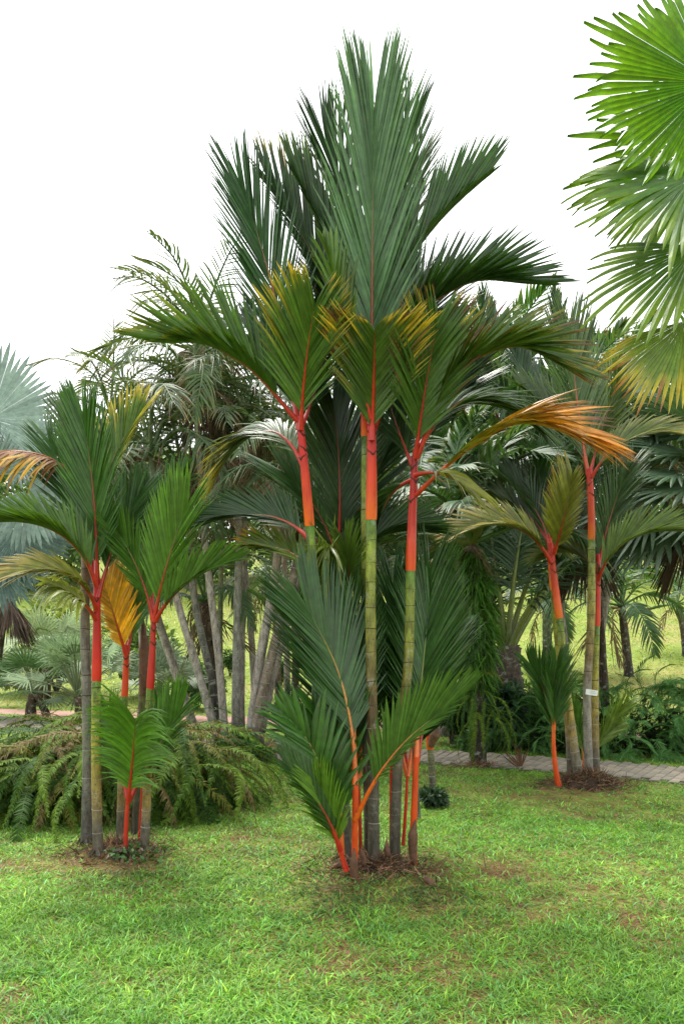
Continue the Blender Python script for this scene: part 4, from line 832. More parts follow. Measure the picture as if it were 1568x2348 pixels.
bgpalm('brown ringed palm trunk leaning right, in front of the right-leaning pair', [(580, 1722, 10.2), (612, 1560, 10.2), (655, 1400, 10.2), (700, 1230, 10.2)], 0.072, 0.055, bark=[(0, (.1, .085, .065)), (.2, (.2, .16, .12)), (1, (.2, .15, .11))], n=9, ln=1.39, dead=5)
bgpalm('pale palm trunk leaning right, farthest right behind the brown ringed one', [(592, 1718, 10.5), (625, 1560, 10.5), (668, 1400, 10.5), (720, 1200, 10.5)], 0.055, 0.043, n=9, ln=1.39, dead=4)
bgpalm('dark palm wrapped in dead brown sheaths among the leaning trunks', [(508, 1670, 11.8), (492, 1560, 11.8), (480, 1460, 11.8), (470, 1380, 11.8)], 0.086, 0.094, bark=BARKD, rings=8, n=9, ln=1.23, dead=8, keys=('arch1', 'droop2'), sh=0, el=(-20, 50))
bgpalm('palm with ragged crown topping the left background', [(590, 1690, 12.5), (560, 1300, 12.5), (510, 1050, 12.6), (462, 830, 12.7)], 0.055, 0.039, n=11, ln=1.72, dead=9, group='slender grey palms behind the fern bank', sh=.3)
bgpalm('feather palm standing left of the leaning trunks, arching crown over the left clump', [(330, 1660, 12.8), (320, 1400, 12.8), (290, 1150, 12.8), (265, 1010, 12.8)], 0.055, 0.039, n=11, ln=1.72, dead=4)
bgpalm('palm with dull brown hanging crown behind the left shafted centre palm', [(660, 1690, 13.5), (655, 1400, 13.5), (640, 1100, 13.5), (625, 1010, 13.5)], 0.055, 0.039, n=10, ln=1.64, dead=9, sh=.3)
bgpalm('dark upright trunk on the lawn beyond the path, right of the leaning pair', [(676, 1625, 17.0), (680, 1480, 17.0), (684, 1380, 17.0)], 0.090, 0.070, bark=BARKD, rings=0, n=9, ln=1.80, dead=4, group=None, sh=0)
bgpalm('thin reddish palm trunk between the right-leaning pair', [(640, 1640, 15.5), (634, 1470, 15.5), (630, 1330, 15.5)], 0.070, 0.055, bark=[(0, (.1, .08, .06)), (.5, (.16, .1, .07)), (1, (.25, .05, .02))], n=9, ln=1.39, dead=4, group=None, sh=0)

# ---- right background palms
gR = 'palms crowding behind the right clump'
bgpalm('bright broad-leaved palm rising above the background behind the centre-right', [(1120, 1600, 14.5), (1125, 1300, 14.5), (1130, 1080, 14.5), (1128, 980, 14.5)], .12, .1, keys=('stiff1', 'arch1', 'arch2'), n=14, ln=2.3, el=(0, 80), dead=2, group=gR, sh=0)
bgpalm('grey-green feather palm behind the right clump', [(1300, 1600, 13.0), (1268, 1300, 13.0), (1250, 1120, 13.0), (1255, 1060, 13.0)], .1, .08, keys=('stiff2', 'arch2', 'droop2'), n=15, ln=2.4, el=(-15, 75), dead=2, group=gR, sh=0)
bgpalm('feather palm with spreading crown at the right background', [(1362, 1580, 14.0), (1400, 1300, 14.0), (1470, 1120, 14.0), (1465, 1040, 14.0)], .11, .09, keys=('arch0', 'arch2', 'droop2'), n=14, ln=2.5, el=(-15, 75), dead=4, group=gR, sh=0)
bgpalm('dark feather palm between the centre clump and the right clump', [(1020, 1640, 12.2), (1015, 1400, 12.2), (1010, 1200, 12.2), (1005, 1120, 12.2)], .1, .08, keys=('stiff0', 'arch0', 'droop0', 'stiff1'), n=15, ln=2.3, el=(-20, 70), dead=1, group=gR, sh=0)
bgpalm('dim feather palm far behind the dying orange frond', [(1360, 1600, 17.0), (1358, 1300, 17.0), (1350, 1140, 17.0), (1345, 1080, 17.0)], .13, .1, keys=('arch0', 'stiff0', 'droop1'), n=15, ln=3.1, el=(-20, 70), dead=3, group=gR, sh=0)
bgpalm('dim feather palm at the far right edge', [(1590, 1600, 15.0), (1588, 1300, 15.0), (1580, 1120, 15.0), (1575, 1040, 15.0)], .13, .1, keys=('arch0', 'stiff0', 'droop2'), n=14, ln=2.7, el=(-20, 70), dead=3, group=gR, sh=0)
bgpalm('dim palm behind the tall centre stems', [(860, 1620, 17.0), (862, 1400, 17.0), (865, 1200, 17.0), (866, 1130, 17.0)], .12, .1, keys=('arch0', 'stiff0', 'droop1'), n=14, ln=2.8, el=(-25, 60), dead=2, group=gR, sh=0)
bgpalm('pale palm low behind the middle stems', [(930, 1620, 15.0), (925, 1480, 15.0), (920, 1350, 15.0)], .12, .1, keys=('arch2', 'stiff2', 'droop2'), n=13, ln=1.9, el=(-20, 70), dead=2, group=gR, sh=0)
bgpalm('small dark-trunked palm with drooping fronds on the hill foot', [(1256, 1552, 22.5), (1254, 1490, 22.5), (1251, 1400, 22.5)], .17, .11, bark=[(0, (.035, .028, .02)), (.45, (.05, .04, .03)), (.55, (.10, .12, .07)), (1, (.12, .15, .08))], rings=0, keys=('droop0', 'droop1'), n=11, ln=1.9, el=(-10, 60), dead=1, group=None, sh=0, name='small_palm')
bgpalm('thin dark-trunked palm on the hill, right of the right clump', [(1441, 1552, 22.0), (1436, 1490, 22.0), (1424, 1390, 22.0)], .13, .1, bark=BARKD, rings=0, keys=('droop0', 'droop2'), n=10, ln=2.1, el=(-20, 60), dead=3, group=None, sh=0, name='small_palm')
bgpalm('small palm on the hill at the right edge', [(1572, 1500, 25.0), (1566, 1450, 25.0), (1552, 1385, 25.0)], .13, .09, bark=BARKD, rings=0, keys=('stiff2', 'arch2'), n=10, ln=1.7, el=(-20, 60), dead=1, group=None, sh=0, name='small_palm')

# ---- oil palm with thick leaf bases, and the trunk clothed in climbing ferns
oil = thing('oil_palm', 'stout dark palm with thick V-shaped yellow-green leaf stalks behind the fern-clad trunk', 'palm', base(1165, 1690, 11.2))
trunk(oil, [(1165, 1690, 11.2), (1160, 1580, 11.2), (1158, 1480, 11.2)], .24, .2, BARKD, 0, 'bark', jit=.25)
for px, py, d in ((1330, 1240, 10.4), (1420, 1150, 11.5), (1205, 1130, 11.6), (1110, 1120, 12), (960, 1150, 11.5), (1000, 1230, 10.6), (1270, 1180, 12.4), (1060, 1260, 12)):
    frond(oil, [(1160, 1510, 11.15), ((1160+px)/2+(px-1160)*.02, (1500+py)/2-25, (11.2+d)/2), (px, py+30, d)], 120, N=(0, -.4, 1), nl=40, a=(60, 22), fold=(10, 10), c0=(.035, .085, .022), w=.04, t0=.42, droop=.35, rr=.045, rc=((.07, .10, .02), (.16, .2, .03), (.08, .13, .03)), mat='far')
epi = thing('fern_clad_palm', 'dark palm trunk clothed in hanging strap ferns beside the path', 'palm', base(1096, 1755, 9.4))
trunk(epi, [(1096, 1757, 9.4), (1094, 1600, 9.4), (1088, 1400, 9.4), (1082, 1250, 9.4)], .085, .07, BARKD, 0, 'bark', jit=.3)
crown(epi, P(1082, 1245, 9.4), ('arch0', 'oil', 'arch2', 'droop0'), 20, 1.6, (-15, 80), 9, dl=.3)
def straps():
    n = 2600; t = rng.random(n); o = org(epi)
    py = 1265+t*320; wid = np.interp(py, [1265, 1360, 1500, 1590], [.14, .29, .27, .12])*(.75+.5*vnoise(t*9, t*0, 3))
    ctr = np.stack([np.interp(py, [1230, 1760], [-.0, .0])+(np.interp(py, [1230, 1600], [1083, 1094])-CX)/FPX*9.4, np.full(n, 9.4), CAM_H-(py-HY)/FPX*9.4], 1)
    az = rng.uniform(0, 2*np.pi, n); out = np.stack([np.cos(az), np.sin(az), np.zeros(n)], 1)
    b = ctr+out*(wid*rng.uniform(.25, .8, n))[:, None]; l = rng.uniform(.08, .19, n)[:, None]
    D = nrm(out*rng.uniform(.2, .9, n)[:, None]+np.array([0, 0, .15])+rng.normal(0, .5, (n, 3))); S = nrm(np.cross(D, out+rng.normal(0, .5, (n, 3))))
    rows = []
    for s, w in ((0, .5), (.35, 1), (.7, .8), (1, .05)):
        c = b+D*l*s+np.array([0, 0, -1.])*l*s*s*.95; rows += [c-S*l*.08*w, c+S*l*.08*w]
    V = np.stack(rows, 1).reshape(-1, 3)-o; base_ = (np.arange(n)*8)[:, None]
    F = np.concatenate([base_+np.array([[2*k, 2*k+1, 2*k+3, 2*k+2]]) for k in range(3)])
    C = np.array([.06, .17, .035])*rng.uniform(.45, 1.4, n)[:, None]
    tag(link('strap_ferns', mesh_np('strap_ferns', V, F, np.repeat(C, 8, 0), M['fern'], False), epi), 'mass of narrow strap fern leaves', kind='stuff')
    for k in range(26):
        py = random.uniform(1580, 1650); px = 1095+random.uniform(-20, 40)
        place(epi, random.choice(('fern0', 'fern1', 'fern2')), P(px, py, 9.32)-o, R(random.uniform(190, 370)), R(random.uniform(-75, -35)), 0, random.uniform(.45, .7), 'fern_frond')
    for k in range(16):
        place(epi, random.choice(('fern1', 'fern2', 'fernb2')), P(1094, random.uniform(1540, 1600), 9.36)-o, R(random.uniform(150, 390)), R(random.uniform(-10, 40)), 0, random.uniform(.3, .5), 'fern_frond')
straps()

# ---- the fern bank
def fern_bank(label, cx, cy, rx, n, az0, zt):
    o = np.array([cx, cy, 0]); bank = thing('sword_fern', label, 'fern', o, 'sword ferns of the bank behind the left clump')
    cs = np.array([[-rx*.5, 0, 0], [rx*.45, .05, 0.]]); rs = np.array([[rx*.62, .62, zt*.85], [rx*.62, .62, zt*.8]])
    v, f, c = leaf_cloud(cs, rs, 4500, .10, (.04, .06, .018), 3, .5, .2, .4, (.11, .065, .03))
    tag(link('old_stems', mesh_np('old_stems', v, f, c, M['fern'], False), bank), 'dark tangle of old fern stems', kind='stuff')
    for k in range(n):
        x = random.uniform(-1, 1)*rx*.85; y = random.gauss(0, .22); z = zt*(1-.6*(x/rx)**2)*random.uniform(.35, .95)
        if random.random() < .72:
            az = -90+random.gauss(0, 40)+az0+(x/rx)*42; key = random.choice(('fern0', 'fern0', 'fern1', 'fern1', 'fern2', 'fernb2')); el = random.uniform(-30, 22); sc = random.uniform(.55, 1.25)
            if random.random() < .1: key = 'fernb0'
        else:
            az = random.uniform(-180, 180); key = random.choice(('fernb0', 'fernb1', 'fernb2', 'fern2', 'fernb0', 'fern1')); el = random.uniform(0, 30); sc = random.uniform(.5, .85); z = zt*random.uniform(.85, 1.1)
        place(bank, key, np.array([x, y, z]), R(az), R(el), random.gauss(0, .3), sc, 'fern_frond')
fern_bank('large arching sword fern filling the left edge of the fern bank', -2.5, 7.15, .6, 290, -30, .33)
fern_bank('sword fern with browned top, middle of the fern bank behind the left clump', -2.1, 7.3, .6, 290, 0, .54)
fern_bank('sword fern sweeping down to the lawn at the right end of the fern bank', -1.68, 7.35, .44, 260, 22, .40)

# ---- feathery bush and shrubs at the right
bush = thing('feathery_bush', 'low dark mound of drooping feathery leaves behind the path at the right', 'bush', (3.75, 10.7, 0))
def feathery():
    c = np.array([3.75, 10.7, 0.]); r = np.array([1.45, .85, .9])
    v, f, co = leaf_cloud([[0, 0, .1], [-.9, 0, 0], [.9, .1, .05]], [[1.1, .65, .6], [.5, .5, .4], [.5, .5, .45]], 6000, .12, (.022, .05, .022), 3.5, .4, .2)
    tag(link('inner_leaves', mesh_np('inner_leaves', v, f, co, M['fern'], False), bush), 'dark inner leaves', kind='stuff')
    for k in range(280):
        az = random.uniform(-200, 20); th = math.acos(random.uniform(0, .98)); d = np.array([math.cos(R(az))*math.sin(th), math.sin(R(az))*math.sin(th), math.cos(th)])
        p = d*r*random.uniform(.7, .98)*np.array([1, 1, 1])
        place(bush, random.choice(('feather0', 'feather1', 'feather1', 'feather2')), p, R(az+random.gauss(0, 40)), R(60*math.cos(th)-15+random.gauss(0, 18)), random.gauss(0, .5), random.uniform(.35, .6), 'leaf_spray')
feathery()
def shrub(label, px, py, d, w, h, n, size, col, col2=None, stems=5, aspect=2.0, name='shrub', group=None):
    b = base(px, py, d); root = thing(name, label, 'shrub', b, group)
    k = 7; cs, rs = [], []
    for i in range(k):
        a = random.random()*6.28; rr = random.uniform(0, .55)*w
        cs.append((math.cos(a)*rr, math.sin(a)*rr*.8, h*random.uniform(.35, .78))); rs.append((w*random.uniform(.35, .55), w*random.uniform(.35, .5), h*random.uniform(.22, .34)))
    v, f, c = leaf_cloud(cs, rs, n, size, col, aspect, .2, .5, .3, col2)
    link('crown', mesh_np('crown', v, f, c, M['far'], False), root)
    for i in range(stems):
        a = random.random()*6.28; tp = np.array([math.cos(a)*w*.4, math.sin(a)*w*.4, h*.6])
        v, f, c = tube([(0, 0, -.02), tuple(tp*.5+np.array([.02, 0, .03])), tuple(tp)], [(0, .02*h+.006), (1, .006)], [(0, (.07, .05, .035)), (1, (.07, .06, .04))], 8, 6)
        link('stem', mesh_np('stem', v, f, c, M['bark']), root)
    return root
shrub('bright green rounded shrub left of the right clump', 1190, 1625, 13.0, .42, .85, 3000, .06, (.12, .24, .03), (.08, .17, .03))
shrub('dark leafy shrub at the left foot of the fern-clad trunk', 1035, 1705, 11.3, .5, .85, 2600, .09, (.04, .10, .025), (.06, .15, .03))
shrub('dark broad-leaved shrub between the fern-clad trunk and the bright shrub', 1150, 1690, 10.8, .42, 1.15, 1800, .13, (.025, .075, .03), (.035, .10, .03))
shrub('low dark shrub spreading left of the feathery bush', 1215, 1690, 11.8, .6, .7, 2400, .09, (.03, .075, .028), (.05, .11, .03))
shrub('ground-hugging leafy plants on the path edge under the fern-clad trunk', 1115, 1712, 10.6, .5, .3, 700, .15, (.04, .11, .03), (.06, .15, .04))
shrub('small round clipped shrub on the hill, left one', 527, 1545, 21.5, .34, .72, 1500, .07, (.05, .12, .02), None, 3)
shrub('small round clipped shrub on the hill, right one', 645, 1572, 20.0, .30, .62, 1500, .07, (.05, .12, .02), None, 3)
shrub('pale yellowish shrub behind the left fan palms', 130, 1560, 20, 1.5, 2.2, 2600, .2, (.22, .30, .06), (.13, .22, .05))
shrub('tall light green shrub behind the left clump', 330, 1600, 19, 1.1, 1.8, 2400, .17, (.14, .24, .05), (.09, .18, .04))
shrub('soft green shrub beyond the path, behind the leaning trunks', 430, 1640, 16.5, .8, 1.0, 1800, .12, (.07, .16, .04), (.10, .2, .05))
shrub('leafy weeds sprouting at the foot of the leaning grey trunks', 545, 1722, 10.0, .32, .34, 500, .09, (.06, .17, .03))
shrub('dark tuft of small ferns under the short peeling palm', 992, 1858, 7.1, .2, .16, 500, .06, (.03, .075, .025))
shrub('leafy weeds at the foot of the left clump', 300, 1975, 5.4, .3, .09, 260, .045, (.05, .13, .03), (.14, .10, .05))
shrub('leafy weeds at the foot of the leaning pair of trunks', 590, 1745, 9.6, .22, .2, 350, .07, (.05, .14, .03))

# ---- cycad
cyc = thing('cycad', 'small dark cycad beyond the path, left of the centre clump', 'cycad', base(668, 1715, 11.0))
trunk(cyc, [(668, 1715, 11), (668, 1700, 11), (668, 1685, 11)], .1, .09, BARKD, 0, 'bark', jit=.3)
crown(cyc, P(668, 1685, 11), ('cycad',), 20, .75, (5, 75))

# ---- fan palms
def fan(root, hub, foot, axis, N, rad, mat='fan', rr=.012, pc=(.12, .18, .04), pets=True, label=None, name='fan_leaf', **kw):
    o = org(root); v, f, c = fan_np(np.array(hub)-o, axis, N, rad, **kw)
    q = link(name, mesh_np(name, v, f, c, M[mat], False), root)
    if label: q['label'] = label
    if pets:
        a, b = np.array(foot)-o, np.array(hub)-o; m = (a+b)/2+np.array([0, 0, .06*np.linalg.norm(b-a)])
        v, f, c = tube([a, m, b], [(0, rr*1.4), (1, rr*.8)], [(0, pc), (1, pc)], 10, 6)
        link('petiole', mesh_np('petiole', v, f, c, M['rachis']), q)
    return q
liv = thing('fan_palm', 'large bright green fan palm reaching in from the upper right edge', 'palm', base(1900, 1980, 5.3))
trunk(liv, [(1900, 1990, 5.3), (1895, 1400, 5.3), (1890, 900, 5.3), (1885, 480, 5.3)], .12, .1, BARK, 18, 'bark', pale_below=0)
LH = P(1885, 500, 5.3)
fan(liv, P(1650, 330, 5.25), LH, (-.9, .1, -.25), (.1, -1, .25), 300*5.25/FPX, spread=110, n=44, joint=.74, pleat=.045, tipdroop=.1, c0=(.05, .15, .012), c1=(.10, .22, .014), ys=.5, vary=.1)
fan(liv, P(1632, 190, 5.0), LH, (-1, 0, -.02), (.05, -1, .15), 288*5/FPX, spread=128, n=60, joint=.76, droop=.02, tipdroop=.14, pleat=.045, c0=(.05, .16, .01), c1=(.11, .25, .012), ys=.4, vary=.07, jit=1.6)
fan(liv, P(1590, 405, 4.9), LH, (-.93, -.1, -.30), (-.2, -.8, .6), 280*4.9/FPX, spread=95, n=42, joint=.68, droop=.12, tipdroop=.18, pleat=.03, c0=(.065, .17, .015), c1=(.16, .27, .015), ys=.55, vary=.1)
fan(liv, P(1595, 565, 5.0), LH, (-.62, -.1, -.75), (-.5, -.8, .4), 265*5/FPX, spread=85, n=28, joint=.66, droop=.05, tipdroop=.15, pleat=.03, c0=(.08, .19, .025), c1=(.16, .27, .025), ys=.5, vary=.1)
fan(liv, P(1572, 735, 4.9), LH, (-.42, -.1, -.9), (-.5, -.8, .3), 215*4.9/FPX, spread=66, n=32, joint=.62, droop=.02, tipdroop=.12, pleat=.03, c0=(.12, .21, .03), c1=(.45, .37, .02), ys=.6, brown=.4, c2=(.3, .12, .04), label='yellowing lower fan leaf')
for ax, ll, hub in (((.6, .5, .6), .8, (1960, 300, 5.6)), ((.2, -.7, .7), .8, (1920, 330, 4.9)), ((.9, .1, -.1), .8, (2060, 520, 5.2)), ((-.2, .8, .6), .8, (1850, 330, 5.9)), ((.3, .9, -.2), .8, (1930, 520, 6.2))):
    fan(liv, P(*hub), LH, ax, (-.3, -.4, .8), ll, spread=125, n=40, droop=.05, tipdroop=.1, c0=(.10, .23, .02))
bis = thing('silver_fan_palm', 'silvery blue-green fan palm at the left edge', 'palm', base(-60, 1690, 9.6))
trunk(bis, [(-60, 1690, 9.6), (-58, 1400, 9.6), (-50, 1180, 9.6)], .16, .14, BARK, 10, 'bark')
BH = P(-48, 1190, 9.6); SV = (.17, .24, .20)
fan(bis, P(-22, 960, 9.4), BH, (.35, -.1, .93), (.3, -1, .1), 165*9.4/FPX, 'silver', spread=120, n=46, joint=.68, droop=0, pleat=.025, c0=(.24, .33, .30), pc=SV)
fan(bis, P(62, 1128, 9.0), BH, (.75, -.2, -.6), (.2, -.9, .5), 155*9/FPX, 'silver', spread=110, n=44, joint=.7, droop=.06, pleat=.025, c0=SV, pc=SV)
fan(bis, P(30, 1040, 9.9), BH, (.8, .1, .55), (-.3, -.9, .5), 130*9.9/FPX, 'silver', spread=115, n=44, joint=.7, droop=.03, pleat=.025, c0=(.12, .19, .18), pc=SV)
fan(bis, P(40, 1220, 9.3), BH, (.55, -.2, -.85), (.1, -.9, .5), 130*9.3/FPX, 'silver', spread=110, n=44, joint=.7, droop=.04, c0=(.13, .2, .19), pc=SV)
fan(bis, P(-20, 1090, 9.0), BH, (-.3, -.4, .5), (.2, -.8, .6), 130*9/FPX, 'silver', spread=120, n=44, joint=.7, droop=.04, c0=SV, pc=SV)
fan(bis, P(-10, 1280, 9.2), BH, (.1, -.2, -.95), (.1, -.9, .4), 130*9/FPX, 'silver', spread=100, n=44, joint=.7, droop=.04, c0=(.10, .16, .15), pc=SV)
fan(bis, P(-110, 1060, 9.8), BH, (-.7, .1, .6), (.2, -.9, .5), 160*9.8/FPX, 'silver', spread=120, n=44, joint=.7, c0=SV, pc=SV)
def fanclump(label, px, py, d, n, hub_h, rad, stalk, col, mat='silver', el=(0, 85), azr=(0, 360), spread=85, name='fan_palm_shrub', dead=0, joint=.3, stems=3, cat='palm'):
    b = base(px, py, d); root = thing(name, label, cat, b); hub0 = b+np.array([0, 0, hub_h])
    for k in range(stems):
        off = np.array([random.uniform(-.3, .3), random.uniform(-.3, .3), 0])*min(1, hub_h*2)
        v, f, c = tube([off, off*.6+np.array([0, 0, hub_h*.55]), np.array([0, 0, hub_h])], [(0, .075), (1, .06)], [(0, (.05, .04, .03)), (1, (.09, .06, .03))], 10, 8, .3)
        link('stem', mesh_np('stem', v, f, c, M['bark']), root)
    for k in range(n):
        az = R(random.uniform(*azr)); e = R(el[0]+(el[1]-el[0])*random.random())
        dv = np.array([math.cos(az)*math.cos(e), math.sin(az)*math.cos(e), math.sin(e)])
        h = hub0+dv*stalk*random.uniform(.7, 1.15); N = np.cross(np.cross(dv, (0, 0, 1)), dv)+np.array([0, -.35, .1])
        cc = np.array(col)*random.uniform(.75, 1.25)
        fan(root, h, hub0, dv+np.array([0, 0, -.15]), N, rad*random.uniform(.85, 1.15), mat, .011, (.16, .2, .1), spread=spread+random.uniform(-10, 20), n=20, joint=joint, droop=.05, tipdroop=.1, pleat=.02, c0=tuple(cc), narrow=.9)
    for k in range(dead):
        az = R(random.uniform(0, 360)); dv = np.array([math.cos(az)*.35, math.sin(az)*.35, -1])
        fan(root, hub0+dv*stalk*.25+np.array([0, 0, .1]), hub0, dv, np.array([math.cos(az), math.sin(az), .3]), rad*random.uniform(1, 1.4), 'dry', .011, (.12, .08, .05), spread=34, n=16, joint=.3, droop=.0, c0=tuple(np.array([.13, .095, .075])*random.uniform(.6, 1.3)), name='dead_fan_leaf')
    return root
fanclump('grey-green bushy fan palm, largest behind the left clump beyond the path', 178, 1640, 14.2, 30, .45, .5, .85, (.22, .32, .16), el=(5, 88))
fanclump('dark low fan palm shrub at the left, beyond the path', 75, 1640, 14.8, 26, .5, .5, .7, (.12, .22, .08), el=(-10, 70))
fanclump('grey fan palm peeping between the left clump and the leaning trunks', 372, 1640, 14.6, 18, .45, .5, .6, (.2, .27, .17), el=(15, 88))
fanclump('pale green fan palm higher up behind the left clump', 120, 1590, 18, 18, 1.1, .65, .8, (.2, .28, .12), el=(-20, 80))
fanclump('fan palm with a brown skirt of dead leaves at the left edge', 20, 1632, 15, 8, 2.3, .7, .7, (.12, .18, .08), el=(0, 70), dead=18, stems=1, name='skirted_fan_palm')
fanclump('great dark fan palm with drooping fingers behind the right clump', 1610, 1600, 11.8, 24, 3.7, 1.1, 1.2, (.05, .10, .055), 'far', el=(-35, 60), joint=.45, dead=5, stems=1, name='fan_palm')
fanclump('tall dim fan palm at the right edge above the hill', 1700, 1640, 10.5, 20, 3.5, 1.0, 1.1, (.06, .115, .06), 'far', el=(-35, 65), joint=.45, dead=6, stems=1, name='fan_palm')
fanclump('fan palm with pale hanging dry leaves right behind the tallest right stem', 1346, 1600, 12.6, 16, 3.3, .9, .9, (.08, .13, .06), 'far', el=(-35, 60), joint=.45, dead=10, stems=1, name='fan_palm')
fanclump('spiky dark green fan palm left of the right clump, behind its arching fronds', 1120, 1640, 13.4, 22, 2.2, .6, .8, (.035, .10, .03), 'far', el=(-20, 80), stems=1, name='fan_palm')

# ---- distant trees along the hill top
def tree(label, px, d, h, w, col, n=4200, size=.34):
    d -= 6; h += 2
    b = P(px, 1400, d); b[2] = float(G(b[0], b[1])); root = thing('distant_tree', label, 'tree', b, 'trees along the hill top')
    v, f, c = tube([(0, 0, -.1), (.1, 0, h*.3), (0, 0, h*.62)], [(0, .16), (1, .07)], [(0, (.06, .05, .04)), (1, (.08, .06, .05))], 10, 8, .1)
    link('trunk', mesh_np('trunk', v, f, c, M['bark']), root)
    for i in range(4):
        a = i*1.6+random.random(); e = np.array([math.cos(a)*w*.45, math.sin(a)*w*.45, h*random.uniform(.6, .8)])
        v, f, c = tube([(0, 0, h*.35), tuple(e*.5+np.array([0, 0, h*.22])), tuple(e)], [(0, .07), (1, .02)], [(0, (.06, .05, .04)), (1, (.08, .06, .05))], 7, 6)
        link('limb', mesh_np('limb', v, f, c, M['bark']), root)
    cs, rs = [], []
    for i in range(14):
        a = random.random()*6.28; rr = random.uniform(0, .75)*w
        cs.append((math.cos(a)*rr, math.sin(a)*rr, h*random.uniform(.12, .9))); rs.append((w*random.uniform(.28, .5), w*random.uniform(.28, .5), h*random.uniform(.12, .2)))
    v, f, c = leaf_cloud(cs, rs, n, size, col, 1.8, .3, .35, .35, tuple(np.array(col)*1.5))
    link('crown', mesh_np('crown', v, f, c, M['far'], False), root)
for k, (px, d, h, w, col, lb) in enumerate([
    (-40, 46, 6.5, 4, (.10, .18, .05), 'pale green tree at the far left edge of the hill top'), (90, 50, 6.5, 4, (.13, .21, .05), 'yellow-green far tree behind the left fan palms'),
    (210, 46, 6, 3.6, (.09, .17, .045), 'far tree behind the tallest left-clump palm'), (320, 52, 6.5, 4, (.08, .15, .04), 'far tree seen between the left-clump stems'),
    (430, 48, 5.5, 3.6, (.10, .18, .05), 'far tree behind the leftmost leaning trunks'), (540, 52, 6, 3.8, (.07, .14, .04), 'far tree behind the whitish trunk'),
    (640, 50, 6, 3.6, (.08, .16, .045), 'far tree behind the right-leaning trunks'), (750, 54, 7, 4.2, (.06, .13, .04), 'far tree behind the left centre stem'),
    (860, 52, 7, 4.2, (.07, .13, .04), 'far tree behind the middle centre stem'), (970, 56, 7.5, 4.4, (.06, .12, .04), 'far tree right behind the centre clump'),
    (1090, 52, 7.5, 4.4, (.05, .11, .035), 'far tree behind the fern-clad trunk'), (1210, 56, 8, 4.6, (.05, .11, .04), 'far tree left behind the right clump'),
    (1330, 54, 8.5, 4.6, (.05, .11, .035), 'far tree behind the right clump'), (1450, 52, 8, 4.6, (.05, .10, .035), 'far tree right of the right clump'),
    (1560, 54, 8.5, 4.6, (.06, .12, .04), 'far tree at the right edge of the hill top'), (1680, 54, 8, 4.6, (.06, .12, .04), 'far tree just past the right edge')]):
    tree(lb, px, d, h, w, col)

# ---- root mound, litter and small debris
def mound(label, px, py, d, rx, ry, h, ns, name='root_mound', col=(.10, .07, .045)):
    sf = 1. if h > .08 else .55
    b = base(px, py, d); root = thing(name, label, 'mound', b)
    nu, nr = 30, 9; V, F = [], []
    for i in range(nr):
        r = i/(nr-1)
        for j in range(nu):
            a = j/nu*2*math.pi; k = 1+.22*math.sin(3*a+1)+.12*math.sin(7*a)
            x, y = math.cos(a)*rx*r*k*sf, math.sin(a)*ry*r*k*sf
            z = h*(1-r**2.2)+.35*h*(float(vnoise(np.array(x*22.+50), np.array(y*22.+50), 4))-.5)-(.03 if i == nr-1 else 0)
            V.append((x, y, z))
    F = [(i*nu+j, i*nu+(j+1) % nu, (i+1)*nu+(j+1) % nu, (i+1)*nu+j) for i in range(nr-1) for j in range(nu)]
    link('soil', mesh_np('soil', V, np.array(F), None, plain(name+'_soil', (.045, .03, .02), .95, .6, 30, .1, .8)), root)
    n = ns; r = np.abs(rng.normal(0, .75, n))+.05; a = rng.uniform(0, 6.28, n)
    p = np.stack([np.cos(a)*rx*r, np.sin(a)*ry*r, h*np.clip(1-(r/sf)**2.2, 0, 1)+.012], 1)
    D = nrm(rng.normal(size=(n, 3))*np.array([1, 1, .45])+np.array([0, 0, .15])); S = nrm(np.cross(D, rng.normal(size=(n, 3)))); l = rng.uniform(.03, .12, n)[:, None]; w = rng.uniform(.002, .005, n)[:, None]
    V = np.stack([p-S*w, p+S*w, p+D*l+S*w*.4, p+D*l-S*w*.4], 1).reshape(-1, 3); F = (np.arange(n)*4)[:, None]+np.arange(4)[None]
    C = np.where((rng.random(n) < .45)[:, None], np.array([.28, .17, .1]), np.array(col))*rng.uniform(.5, 1.3, n)[:, None]
    tag(link('dry_fibres', mesh_np('dry_fibres', V, F, np.repeat(C, 4, 0), M['dry'], False), root), 'dry brown root fibres and leaf litter', kind='stuff')
mound('raised mound of dry roots and fibres under the right clump', 1345, 1812, 8.1, .33, .26, .11, 3200)
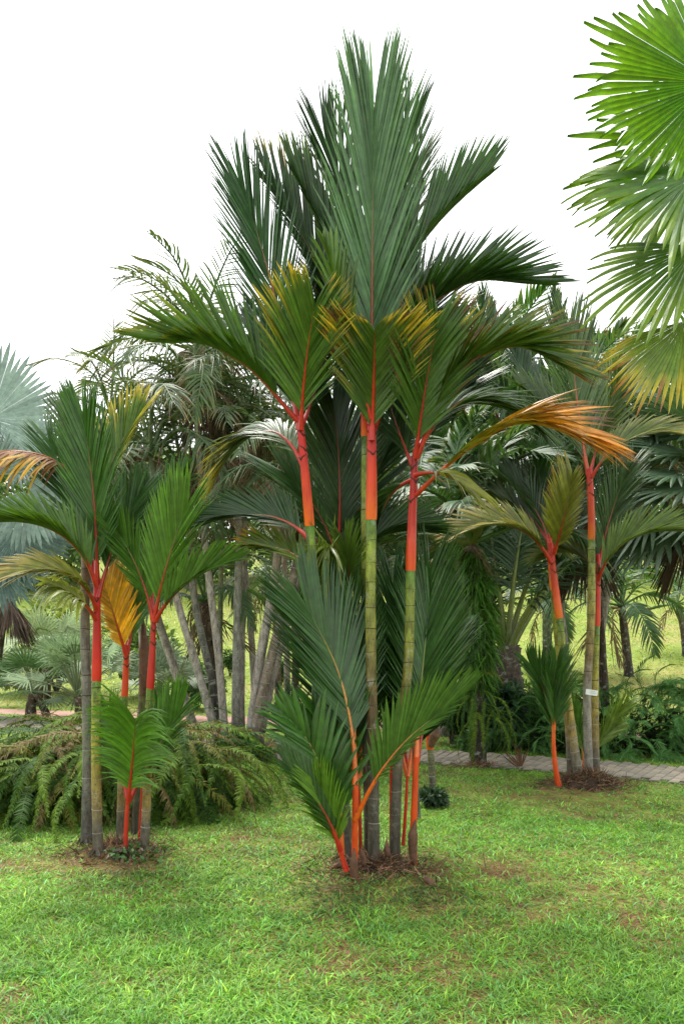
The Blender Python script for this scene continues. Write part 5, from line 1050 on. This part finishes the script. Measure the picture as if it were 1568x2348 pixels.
mound('litter of roots and dry leaf bits at the foot of the centre clump', 862, 1990, 5.2, .36, .24, .04, 1900, 'root_litter')
mound('dark litter at the foot of the left clump', 275, 1950, 5.6, .32, .26, .045, 1500, 'root_litter')
mound('dry litter round the foot of the fern-clad trunk', 1096, 1762, 9.3, .25, .16, .03, 400, 'root_litter')
mound('dark stump of old roots at the foot of the leaning grey trunks', 582, 1730, 10.15, .28, .22, .16, 500, 'root_stump')
df = thing('dead_fan_leaf', 'dead brown fan leaf lying at the path edge, between the fern-clad trunk and right clump', 'leaf', P(1200, 1762, 9.15)*np.array([1, 1, 0]))
fan(df, P(1194, 1762, 9.15), P(1225, 1768, 9.1), (-.35, .1, .9), (.2, -1, .2), .24, 'dry', .008, (.12, .06, .03), spread=48, n=14, joint=.4, droop=-.1, c0=(.11, .055, .028), name='blade', jit=3, vary=.2)
d2 = thing('dead_feather_frond', 'dead feather frond with orange stalk lying by the leaning grey trunks', 'leaf', P(600, 1738, 9.95)*np.array([1, 1, 0]))
frond(d2, [(590, 1728, 10.0), (625, 1708, 9.9), (665, 1704, 9.8)], 50, N=(0, -.6, .8), nl=24, a=(60, 30), c0=(.12, .10, .07), c1=(.2, .15, .1), ys=.5, w=.014, t0=.15, droop=.5, mat='dry', rc=((.4, .15, .04), (.35, .14, .05), (.2, .1, .05)), name='blade')
d3 = thing('dry_sheath', 'curled brown leaf sheath dropped on the lawn right of the centre clump', 'leaf', base(990, 2032, 4.82))
husk(d3, [(972, 2012, 4.86), (985, 2022, 4.84), (1005, 2038, 4.8)], .016, 'curled_blade')
stp = thing('post', 'short grey wooden stub beside the path, right of the leaning trunks', 'post', base(645, 1752, 9.5))
trunk(stp, [(646, 1752, 9.5), (643, 1725, 9.5), (640, 1700, 9.5)], .045, .05, BARK, 0, 'bark', name='stub', jit=.15, n=8, flare=1)
# ---- small fallen leaves
for k, (px, py, d) in enumerate([(700, 2010, 5.0), (1040, 1945, 5.6), (620, 1985, 5.2), (1180, 1990, 5.2)]):
    pass
